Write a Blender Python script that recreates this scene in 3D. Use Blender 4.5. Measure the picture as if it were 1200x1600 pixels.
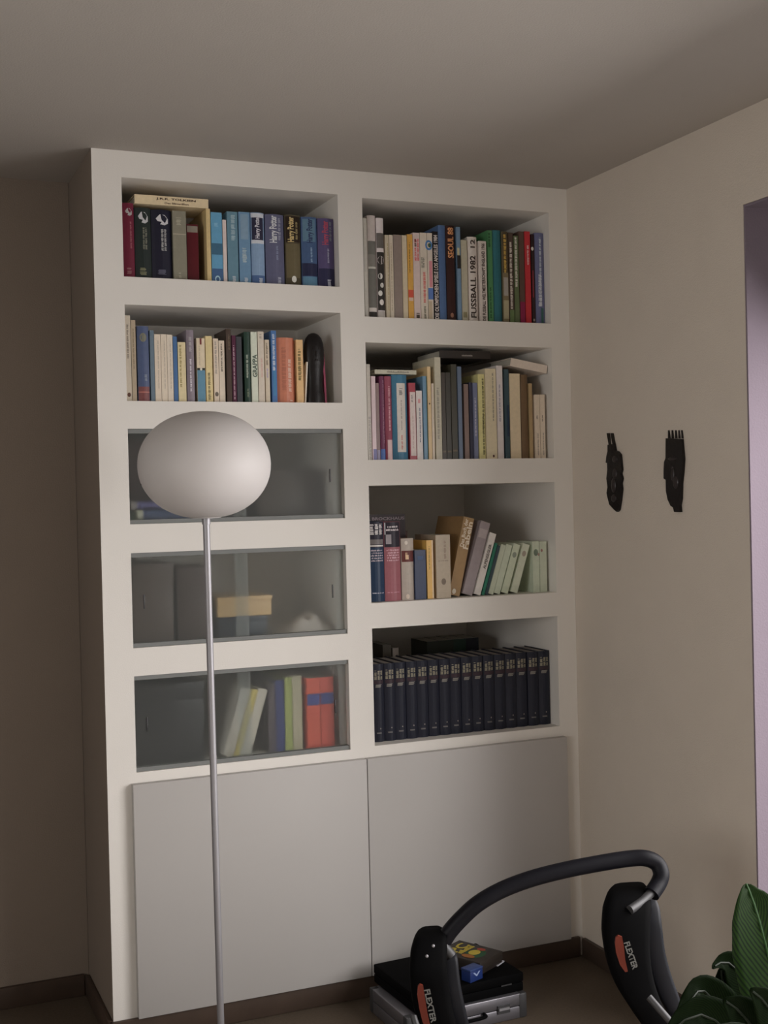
import bpy, bmesh, math, random
from mathutils import Vector, Matrix
random.seed(7)
for _o in list(bpy.data.objects): bpy.data.objects.remove(_o)
S = bpy.context.scene
COL = S.collection

# ------------------------------------------------------------------ camera
cam_d = bpy.data.cameras.new('camera'); cam = bpy.data.objects.new('camera', cam_d); COL.objects.link(cam)
cam_d.sensor_fit = 'HORIZONTAL'; cam_d.sensor_width = 36.0; cam_d.lens = 1935.09*36/1200
cam_d.clip_start = 0.05
YAW, PITCH, ROLL = 0.3999, -0.0113, -0.0232
_f = Vector((math.sin(YAW)*math.cos(PITCH), math.cos(YAW)*math.cos(PITCH), math.sin(PITCH)))
_r = Vector((math.cos(YAW), -math.sin(YAW), 0)); _u = _r.cross(_f)
_rr = _r*math.cos(ROLL)+_u*math.sin(ROLL); _uu = -_r*math.sin(ROLL)+_u*math.cos(ROLL)
_m = Matrix((_rr, _uu, -_f)).transposed().to_4x4(); _m.translation = (-0.6136, -3.4754, 1.5075)
cam.matrix_world = _m
S.camera = cam

# ------------------------------------------------------------------ world, daylight, exposure
w = bpy.data.worlds.new('overcast_sky'); S.world = w; w.use_nodes = True
w.node_tree.nodes['Background'].inputs['Color'].default_value = (0.85, 0.9, 1.0, 1)
w.node_tree.nodes['Background'].inputs['Strength'].default_value = 0.3
def area(name, loc, rot, sx, sy, e, c):
    d = bpy.data.lights.new(name, 'AREA'); d.shape = 'RECTANGLE'; d.size = sx; d.size_y = sy; d.energy = e; d.color = c
    o = bpy.data.objects.new(name, d); COL.objects.link(o); o.location = loc; o.rotation_euler = rot; return o
# daylight outside the glazed opening in the right wall
area('daylight_outside_window', (2.75, -2.75, 1.80), (0, math.radians(74), 0), 2.4, 4.2, 315, (1.0, 0.955, 0.935))
# added fill light outside an unseen window put into the left wall
area('fill_outside_added_window', (-3.75, -3.0, 1.6), (0, math.radians(-90), 0), 1.5, 2.3, 100, (1.0, 0.965, 0.93))
S.view_settings.view_transform = 'Standard'; S.view_settings.look = 'None'
S.view_settings.gamma = 1; S.view_settings.use_curve_mapping = False
S.view_settings.exposure = 0.0
S.cycles.use_denoising = True
S.cycles.max_bounces = 10; S.cycles.diffuse_bounces = 6; S.cycles.transparent_max_bounces = 12
S.cycles.sample_clamp_indirect = 4.0

# ------------------------------------------------------------------ materials
def lin(c): c /= 255; return c/12.92 if c <= 0.04045 else ((c+0.055)/1.055)**2.4
MATS = {}
def mat(rgb, rough=.6, noise=.08, scale=60, bump=0, bscale=200, metal=0, spec=.3, key=None):
    k = key or (tuple(round(x, 4) for x in rgb), rough, noise, scale, bump, metal, spec)
    if k in MATS: return MATS[k]
    m = bpy.data.materials.new('finish_%d' % len(MATS)); m.use_nodes = True; nt = m.node_tree; b = nt.nodes['Principled BSDF']
    tc = nt.nodes.new('ShaderNodeTexCoord'); n = nt.nodes.new('ShaderNodeTexNoise'); n.inputs['Scale'].default_value = scale
    nt.links.new(tc.outputs['Object'], n.inputs['Vector'])
    mx = nt.nodes.new('ShaderNodeMix'); mx.data_type = 'RGBA'
    mx.inputs[6].default_value = tuple(max(0, x*(1-noise)) for x in rgb)+(1,); mx.inputs[7].default_value = tuple(min(1, x*(1+noise)) for x in rgb)+(1,)
    nt.links.new(n.outputs['Fac'], mx.inputs[0]); nt.links.new(mx.outputs[2], b.inputs['Base Color'])
    b.inputs['Roughness'].default_value = rough; b.inputs['Metallic'].default_value = metal; b.inputs['Specular IOR Level'].default_value = spec
    if bump:
        n2 = nt.nodes.new('ShaderNodeTexNoise'); n2.inputs['Scale'].default_value = bscale; n2.inputs['Detail'].default_value = 3
        nt.links.new(tc.outputs['Object'], n2.inputs['Vector'])
        bp = nt.nodes.new('ShaderNodeBump'); bp.inputs['Strength'].default_value = bump; bp.inputs['Distance'].default_value = .003
        nt.links.new(n2.outputs['Fac'], bp.inputs['Height']); nt.links.new(bp.outputs['Normal'], b.inputs['Normal'])
    MATS[k] = m; return m
ILL = 0.42     # how strongly the shelves are lit: turns a seen colour into a surface colour
def book_mat(c, rough=.45):
    g_ = sum(c)/3; c = [x*.78+g_*.22 for x in c]
    v = [lin(x)/ILL for x in c]; k = min(1, .78/max(v))
    return mat(tuple(x*k for x in v), rough, .10, 90, spec=.3)

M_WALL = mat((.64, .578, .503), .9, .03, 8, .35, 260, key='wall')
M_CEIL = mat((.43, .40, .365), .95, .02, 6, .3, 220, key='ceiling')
M_CASE = mat((.79, .765, .72), .7, .015, 5, .12, 320, key='plaster')
M_DOOR = mat((.48, .465, .45), .5, .015, 5, key='door')
M_FLOOR = mat((.105, .08, .057), .85, .25, 140, .5, 500, key='carpet')
M_BASE = mat((.07, .048, .036), .5, .25, 12, key='base')
M_REVEAL = mat((.20, .165, .20), .8, .02, 8, .3, 200, key='reveal')
M_WHITE = mat((.8, .8, .8), .4, .02, 10, key='pvc')
M_BLACK = mat((.0025, .0025, .0028), .7, .2, 40, spec=.04, key='black')
M_FOAM = mat((.005, .005, .008), .5, .2, 300, .1, 800, spec=.18, key='foam')
M_STEEL = mat((.36, .355, .375), .5, .04, 20, metal=.6, key='steel')
M_DULL = mat((.075, .075, .078), .5, .06, 20, metal=.5, key='dull')
M_ALU = mat((.27, .265, .29), .42, .05, 30, metal=.85, key='alu')
M_RAIL = mat((.20, .21, .205), .5, .04, 30, metal=.0, key='rail')
M_PAGES = mat((.46, .44, .38), .9, .12, 300, key='pages')
M_OLDPAGES = mat((.36, .33, .30), .9, .12, 300, key='oldpages')
M_CARVE = mat((.009, .007, .007), .4, .3, 60, .3, 90, key='carve')

# ------------------------------------------------------------------ mesh helpers
def me_obj(name, me, m, parent=None):
    if m is not None: me.materials.append(m)
    o = bpy.data.objects.new(name, me); COL.objects.link(o); o.parent = parent; return o
def from_bm(name, bm, m, parent=None, smooth=False):
    bmesh.ops.recalc_face_normals(bm, faces=bm.faces)
    me = bpy.data.meshes.new(name); bm.to_mesh(me); bm.free()
    if smooth:
        for p in me.polygons: p.use_smooth = True
        me.set_sharp_from_angle(angle=math.radians(40))
    return me_obj(name, me, m, parent)
def bx(bm, x0, x1, y0, y1, z0, z1):
    vs = [bm.verts.new((x, y, z)) for x in (x0, x1) for y in (y0, y1) for z in (z0, z1)]
    for f in ((0,1,3,2),(4,6,7,5),(0,4,5,1),(2,3,7,6),(0,2,6,4),(1,5,7,3)): bm.faces.new([vs[i] for i in f])
def box(name, dims, m, parent=None, bev=0):
    bm = bmesh.new(); bx(bm, *dims)
    if bev: bmesh.ops.bevel(bm, geom=bm.edges[:], offset=bev, segments=2, affect='EDGES', profile=.5)
    return from_bm(name, bm, m, parent, bool(bev))
def prism(bm, pts, axis, a, b):
    # closed outline in two coordinates, pushed along the third
    def mk(p, t):
        q = list(p); q.insert(axis, t); return bm.verts.new(q)
    A = [mk(p, a) for p in pts]; B = [mk(p, b) for p in pts]; n = len(pts)
    bm.faces.new(A); bm.faces.new(B[::-1])
    for i in range(n): bm.faces.new((A[i], B[i], B[(i+1) % n], A[(i+1) % n]))
def smooth_path(pts, k=6):
    P = [Vector(p) for p in pts]; out = []
    for i in range(len(P)-1):
        p0 = P[max(i-1, 0)]; p1 = P[i]; p2 = P[i+1]; p3 = P[min(i+2, len(P)-1)]
        for j in range(k):
            t = j/k
            out.append(.5*((2*p1)+(p2-p0)*t+(2*p0-5*p1+4*p2-p3)*t*t+(3*p1-p0-3*p2+p3)*t**3))
    out.append(P[-1]); return out
def tube(name, pts, r, m, parent=None, seg=14, k=6, caps=True):
    P = smooth_path(pts, k) if k > 1 else [Vector(p) for p in pts]
    bm = bmesh.new(); rings = []; up = Vector((0.1, 0.2, 1)).normalized()
    for i, p in enumerate(P):
        t = (P[min(i+1, len(P)-1)]-P[max(i-1, 0)]).normalized()
        a = t.cross(up); a.normalize(); b = t.cross(a); up = -b if b.dot(up) < 0 else b
        a = t.cross(up).normalized(); b = a.cross(t).normalized()
        rings.append([bm.verts.new(p+(a*math.cos(q)+b*math.sin(q))*r) for q in [2*math.pi*s/seg for s in range(seg)]])
    for A, B in zip(rings, rings[1:]):
        for s in range(seg): bm.faces.new((A[s], A[(s+1) % seg], B[(s+1) % seg], B[s]))
    if caps: bm.faces.new(rings[0][::-1]); bm.faces.new(rings[-1])
    return from_bm(name, bm, m, parent, True)
def lathe(name, prof, m, parent=None, seg=40, loc=(0, 0, 0)):
    bm = bmesh.new(); rings = []
    for r, z in prof:
        if r < 1e-6: rings.append([bm.verts.new((loc[0], loc[1], loc[2]+z))])
        else: rings.append([bm.verts.new((loc[0]+r*math.cos(2*math.pi*s/seg), loc[1]+r*math.sin(2*math.pi*s/seg), loc[2]+z)) for s in range(seg)])
    for A, B in zip(rings, rings[1:]):
        for s in range(seg):
            if len(A) == 1: bm.faces.new((A[0], B[s], B[(s+1) % seg]))
            elif len(B) == 1: bm.faces.new((A[s], A[(s+1) % seg], B[0]))
            else: bm.faces.new((A[s], A[(s+1) % seg], B[(s+1) % seg], B[s]))
    return from_bm(name, bm, m, parent, True)
def tag(o, label, cat, group=None, kind=None):
    o['label'] = label; o['category'] = cat
    if group: o['group'] = group
    if kind: o['kind'] = kind
    return o
def empty(name, loc=(0, 0, 0), rot=(0, 0, 0)):
    o = bpy.data.objects.new(name, None); COL.objects.link(o); o.location = loc; o.rotation_euler = rot; o.empty_display_size = .05; return o
def struct(o): o['kind'] = 'structure'; return o
TEXT = {}
def text_mesh(t):
    if t in TEXT: return TEXT[t]
    cu = bpy.data.curves.new('lettering', 'FONT'); cu.body = t; cu.resolution_u = 2; cu.offset = .028; cu.fill_mode = 'FRONT'
    o = bpy.data.objects.new('lettering_source', cu); COL.objects.link(o)
    bpy.context.view_layer.update()
    me = bpy.data.meshes.new_from_object(o.evaluated_get(bpy.context.evaluated_depsgraph_get()))
    bpy.data.objects.remove(o)
    xs = [v.co.x for v in me.vertices]; ys = [v.co.y for v in me.vertices]
    TEXT[t] = (me, min(xs), max(xs), min(ys), max(ys)); return TEXT[t]
def put_text(t, origin, right, up, length, height, m, parent, name='lettering'):
    """lettering whose box is centred on origin, running along 'right', letters standing along 'up'"""
    me0, a, b, c, d = text_mesh(t); me = me0.copy(); me.materials.clear()
    right = Vector(right).normalized(); up = Vector(up).normalized(); nrm = right.cross(up)
    sx = length/(b-a); sy = height/(d-c)
    for v in me.vertices:
        v.co = Vector(origin)+right*((v.co.x-(a+b)/2)*sx)+up*((v.co.y-(c+d)/2)*sy)+nrm*(v.co.z*.02)
    return me_obj(name, me, m, parent)

# ------------------------------------------------------------------ room
H = 2.496; WX = 1.5259; XL = -3.2; YR = -5.4; AY = 0.40; YB = 0.78; WY0, WY1, WZ = -4.40, -0.865, 2.25
struct(box('floor', (XL-.1, WX+.35, YR-.1, YB, -.1, 0), M_FLOOR))
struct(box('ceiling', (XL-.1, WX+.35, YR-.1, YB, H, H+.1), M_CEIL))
bm = bmesh.new()
bx(bm, WX, WX+.3, WY1, YB, 0, H); bx(bm, WX, WX+.3, YR, WY0, 0, H); bx(bm, WX, WX+.3, WY0, WY1, WZ, H)
struct(from_bm('wall_right', bm, M_WALL))
M_ALCOVE_SHADE = mat((.25, .205, .167), .9, .03, 8, .35, 260, key='alcove_shade')  # wall colour darkened to carry the shade in the alcove
struct(box('wall_back', (XL, -.001, AY, AY+.1, 0, H), M_ALCOVE_SHADE))
VY0, VY1, VZ0, VZ1 = -4.0, -2.0, .9, 2.15
bm = bmesh.new()
bx(bm, XL-.1, XL, YR, VY0, 0, H); bx(bm, XL-.1, XL, VY1, AY+.1, 0, H); bx(bm, XL-.1, XL, VY0, VY1, 0, VZ0); bx(bm, XL-.1, XL, VY0, VY1, VZ1, H)
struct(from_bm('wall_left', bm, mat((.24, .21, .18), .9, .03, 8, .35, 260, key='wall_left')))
struct(box('wall_front', (XL, WX, YR-.1, YR, 0, H), M_WALL))
struct(box('baseboard_back', (XL, -.016, AY-.016, AY, 0, .065), M_BASE, bev=.003))
struct(box('baseboard_right', (WX-.015, WX, WY1, -.017, 0, .062), M_BASE, bev=.003))
# glazed opening in the right wall
win = struct(empty('window_1', (WX, (WY0+WY1)/2, 0)))
hy = (WY1-WY0)/2
bm = bmesh.new()
bx(bm, .001, .20, hy-.006, hy-.0005, 0, WZ-.001); bx(bm, .001, .20, -hy+.0005, -hy+.006, 0, WZ-.001); bx(bm, .001, .20, -hy+.006, hy-.006, WZ-.007, WZ-.001)
from_bm('window_reveal', bm, M_REVEAL, win)
bm = bmesh.new()
for a, b in ((-hy+.006, -hy+.07), (-.04, .04), (hy-.07, hy-.006)): bx(bm, .20, .26, a, b, 0.0, 2.0)
for a, b in ((0, .09), (1.93, 2.0)): bx(bm, .20, .26, -hy+.07, -.04, a, b); bx(bm, .20, .26, .04, hy-.07, a, b)
from_bm('window_frame', bm, M_WHITE, win)
box('shutter_box', (.17, .28, -hy+.006, hy-.006, 2.001, WZ-.008), M_WHITE, win)
g = bpy.data.materials.new('window_glass'); g.use_nodes = True; nt = g.node_tree; nt.nodes.clear()
o_ = nt.nodes.new('ShaderNodeOutputMaterial'); mx = nt.nodes.new('ShaderNodeMixShader'); tr = nt.nodes.new('ShaderNodeBsdfTransparent'); gl = nt.nodes.new('ShaderNodeBsdfGlossy')
gl.inputs['Roughness'].default_value = .02; mx.inputs[0].default_value = .06
nt.links.new(tr.outputs[0], mx.inputs[1]); nt.links.new(gl.outputs[0], mx.inputs[2]); nt.links.new(mx.outputs[0], o_.inputs[0])
box('glass_pane', (.228, .234, -hy+.07, -.04, .09, 1.93), g, win); box('glass_pane', (.228, .234, .04, hy-.07, .09, 1.93), g, win)

bounce_rug = tag(box('bounce_rug', (-.9, 1.40, -3.3, -1.30, .0008, .018), mat((.80, .74, .68), .95, .08, 60, .4, 300, key='bounce_rug'), bev=.006), 'pale floor cover added out of view to bounce window light', 'bounce_rug')  # added out of view; its pale top bounces window light upwards
fill_win = struct(empty('fill_window', (XL, (VY0+VY1)/2, 0)))  # unseen window added in the left wall for the fill light
bm = bmesh.new()
for a, b in ((-.9995, -.94), (-.035, .035), (.94, .9995)): bx(bm, -.08, -.03, a, b, VZ0+.0005, VZ1-.0005)
for a, b in ((VZ0+.0005, VZ0+.06), (VZ1-.06, VZ1-.0005)): bx(bm, -.08, -.03, -.94, -.035, a, b); bx(bm, -.08, -.03, .035, .94, a, b)
from_bm('window_frame', bm, M_WHITE, fill_win)
box('glass_pane', (-.058, -.052, -.94, -.035, VZ0+.06, VZ1-.06), g, fill_win); box('glass_pane', (-.058, -.052, .035, .94, VZ0+.06, VZ1-.06), g, fill_win)
# ------------------------------------------------------------------ built-in bookcase
LX0, LX1, RX0, RX1 = .082, .728, .807, 1.456
LN = [(2.144, 2.421), (1.796, 2.066), (1.450, 1.718), (1.102, 1.369), (.752, 1.023)]
RN = [(2.058, 2.416), (1.624, 1.980), (1.189, 1.546), (.755, 1.112)]
LD, RD = .40, .655
case = tag(empty('built_in_bookcase', (0, 0, 0)), 'white plastered built-in bookcase with nine niches between alcove and right wall', 'bookcase')
bm = bmesh.new()
def quad(*p): bm.faces.new([bm.verts.new(q) for q in p])
def fz(x0, x1, z0, z1): quad((x0, 0, z0), (x1, 0, z0), (x1, 0, z1), (x0, 0, z1))
E = WX-.0005; TOP = H-.0005; MX = (LX1+RX0)/2
fz(0, LX0, 0, TOP); fz(LX1, RX0, 0, TOP); fz(RX1, E, 0, TOP)
for X0, X1, NN in ((LX0, LX1, LN), (RX0, RX1, RN)):
    zs = [TOP]
    for b, t in NN: zs += [t, b]
    zs.append(0)
    for i in range(0, len(zs), 2): fz(X0, X1, zs[i+1], zs[i])
for X0, X1, NN, d in ((LX0, LX1, LN, LD), (RX0, RX1, RN, RD)):
    for b, t in NN:
        quad((X0, 0, b), (X0, d, b), (X0, d, t), (X0, 0, t)); quad((X1, 0, b), (X1, 0, t), (X1, d, t), (X1, d, b))
        quad((X0, 0, b), (X1, 0, b), (X1, d, b), (X0, d, b)); quad((X0, 0, t), (X0, d, t), (X1, d, t), (X1, 0, t))
        quad((X0, d, b), (X1, d, b), (X1, d, t), (X0, d, t))
YE = RD+.06
quad((0, 0, 0), (0, YE, 0), (0, YE, TOP), (0, 0, TOP)); quad((E, 0, 0), (E, 0, TOP), (E, YE, TOP), (E, YE, 0))
quad((0, YE, 0), (E, YE, 0), (E, YE, TOP), (0, YE, TOP)); quad((0, 0, TOP), (0, YE, TOP), (E, YE, TOP), (E, 0, TOP)); quad((0, 0, 0), (E, 0, 0), (E, YE, 0), (0, YE, 0))
bmesh.ops.remove_doubles(bm, verts=bm.verts, dist=1e-5)
fr = from_bm('frame', bm, M_CASE, case)
fr.data.materials.append(M_ALCOVE_SHADE)      # its flank towards the alcove takes the same shade-darkened wall colour
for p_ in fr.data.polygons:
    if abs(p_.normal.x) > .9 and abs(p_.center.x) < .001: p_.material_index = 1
box('plinth', (-.014, WX-.0165, -.015, -.0003, 0.001, .065), M_BASE, case, .003)
box('plinth', (-.015, -.0005, -.0145, AY-.017, 0.001, .065), M_BASE, case, .003)
for x0, x1 in ((.067, .7702), (.7732, 1.4687)):
    box('cabinet_door', (x0, x1, -.024, -.0008, .067, .7230), M_DOOR, case, .0012)
# frosted sliding panes in the three lower left niches
fg = bpy.data.materials.new('frosted_glass'); fg.use_nodes = True; nt = fg.node_tree; nt.nodes.clear()
o_ = nt.nodes.new('ShaderNodeOutputMaterial'); mx = nt.nodes.new('ShaderNodeMixShader'); m2 = nt.nodes.new('ShaderNodeMixShader'); m3 = nt.nodes.new('ShaderNodeMixShader')
rf = nt.nodes.new('ShaderNodeBsdfRefraction'); rf.inputs['IOR'].default_value = 1.18; rf.inputs['Roughness'].default_value = .42; rf.inputs['Color'].default_value = (.93, .95, .94, 1)
df = nt.nodes.new('ShaderNodeBsdfDiffuse'); df.inputs['Color'].default_value = (.20, .215, .205, 1)
tr = nt.nodes.new('ShaderNodeBsdfTransparent'); tr.inputs['Color'].default_value = (.9, .93, .91, 1)
gl = nt.nodes.new('ShaderNodeBsdfGlossy'); gl.inputs['Roughness'].default_value = .35
nz = nt.nodes.new('ShaderNodeTexNoise'); nz.inputs['Scale'].default_value = 30
rm = nt.nodes.new('ShaderNodeMapRange'); rm.inputs['To Min'].default_value = .20; rm.inputs['To Max'].default_value = .23
nt.links.new(nz.outputs['Fac'], rm.inputs['Value']); nt.links.new(rm.outputs[0], mx.inputs[0])
m2.inputs[0].default_value = .86; m3.inputs[0].default_value = .02
nt.links.new(tr.outputs[0], m2.inputs[1]); nt.links.new(rf.outputs[0], m2.inputs[2])
nt.links.new(m2.outputs[0], mx.inputs[1]); nt.links.new(df.outputs[0], mx.inputs[2])
nt.links.new(mx.outputs[0], m3.inputs[1]); nt.links.new(gl.outputs[0], m3.inputs[2]); nt.links.new(m3.outputs[0], o_.inputs[0])
es = bpy.data.materials.new('pane_haze'); es.use_nodes = True; nt = es.node_tree; nt.nodes.clear()
o_ = nt.nodes.new('ShaderNodeOutputMaterial'); mx = nt.nodes.new('ShaderNodeMixShader'); tr = nt.nodes.new('ShaderNodeBsdfTransparent'); df2 = nt.nodes.new('ShaderNodeBsdfDiffuse')
nz = nt.nodes.new('ShaderNodeTexNoise'); nz.inputs['Scale'].default_value = 40; rm = nt.nodes.new('ShaderNodeMapRange'); rm.inputs['To Min'].default_value = .28; rm.inputs['To Max'].default_value = .34
df2.inputs['Color'].default_value = (.42, .45, .44, 1)
nt.links.new(nz.outputs['Fac'], rm.inputs['Value']); nt.links.new(rm.outputs[0], mx.inputs[0]); nt.links.new(tr.outputs[0], mx.inputs[1]); nt.links.new(df2.outputs[0], mx.inputs[2]); nt.links.new(mx.outputs[0], o_.inputs[0])
for b, t in LN[2:]:
    bm = bmesh.new(); bx(bm, LX0+.001, LX1-.001, .006, .026, t-.0125, t-.0006); from_bm('top_rail', bm, M_RAIL, case)
    bm = bmesh.new(); bx(bm, LX0+.001, LX1-.001, .006, .026, b+.0006, b+.012); from_bm('bottom_rail', bm, M_RAIL, case)
    def pane(x0, x1, y):
        # one sheet of satin glass
        bm = bmesh.new(); bm.faces.new([bm.verts.new(p) for p in ((x0, y, b+.0122), (x1, y, b+.0122), (x1, y, t-.0127), (x0, y, t-.0127))])
        bmesh.ops.subdivide_edges(bm, edges=bm.edges[:], cuts=1, use_grid_fill=True)
        return from_bm('glass_door', bm, fg, case)
    p1 = pane(LX0+.002, .425, .011); p2 = pane(.386, LX1-.002, .021)
    for x0, x1, y in ((.387, .424, .016), (.702, LX1-.003, .0235)):      # added sheets paint the lighter look of the pane overlap and right edge
        bm = bmesh.new(); bm.faces.new([bm.verts.new(p) for p in ((x0, y, b+.0125), (x1, y, b+.0125), (x1, y, t-.013), (x0, y, t-.013))]); from_bm('haze_strip', bm, es, case)
    zc = (b+t)/2
    box('finger_grip', (LX0+.034, LX0+.038, .0085, .0106, zc-.025, zc+.015), M_DULL, p1, .0006)
    box('finger_grip', (LX1-.040, LX1-.036, .0185, .0206, zc-.025, zc+.015), M_DULL, p2, .0006)

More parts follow.
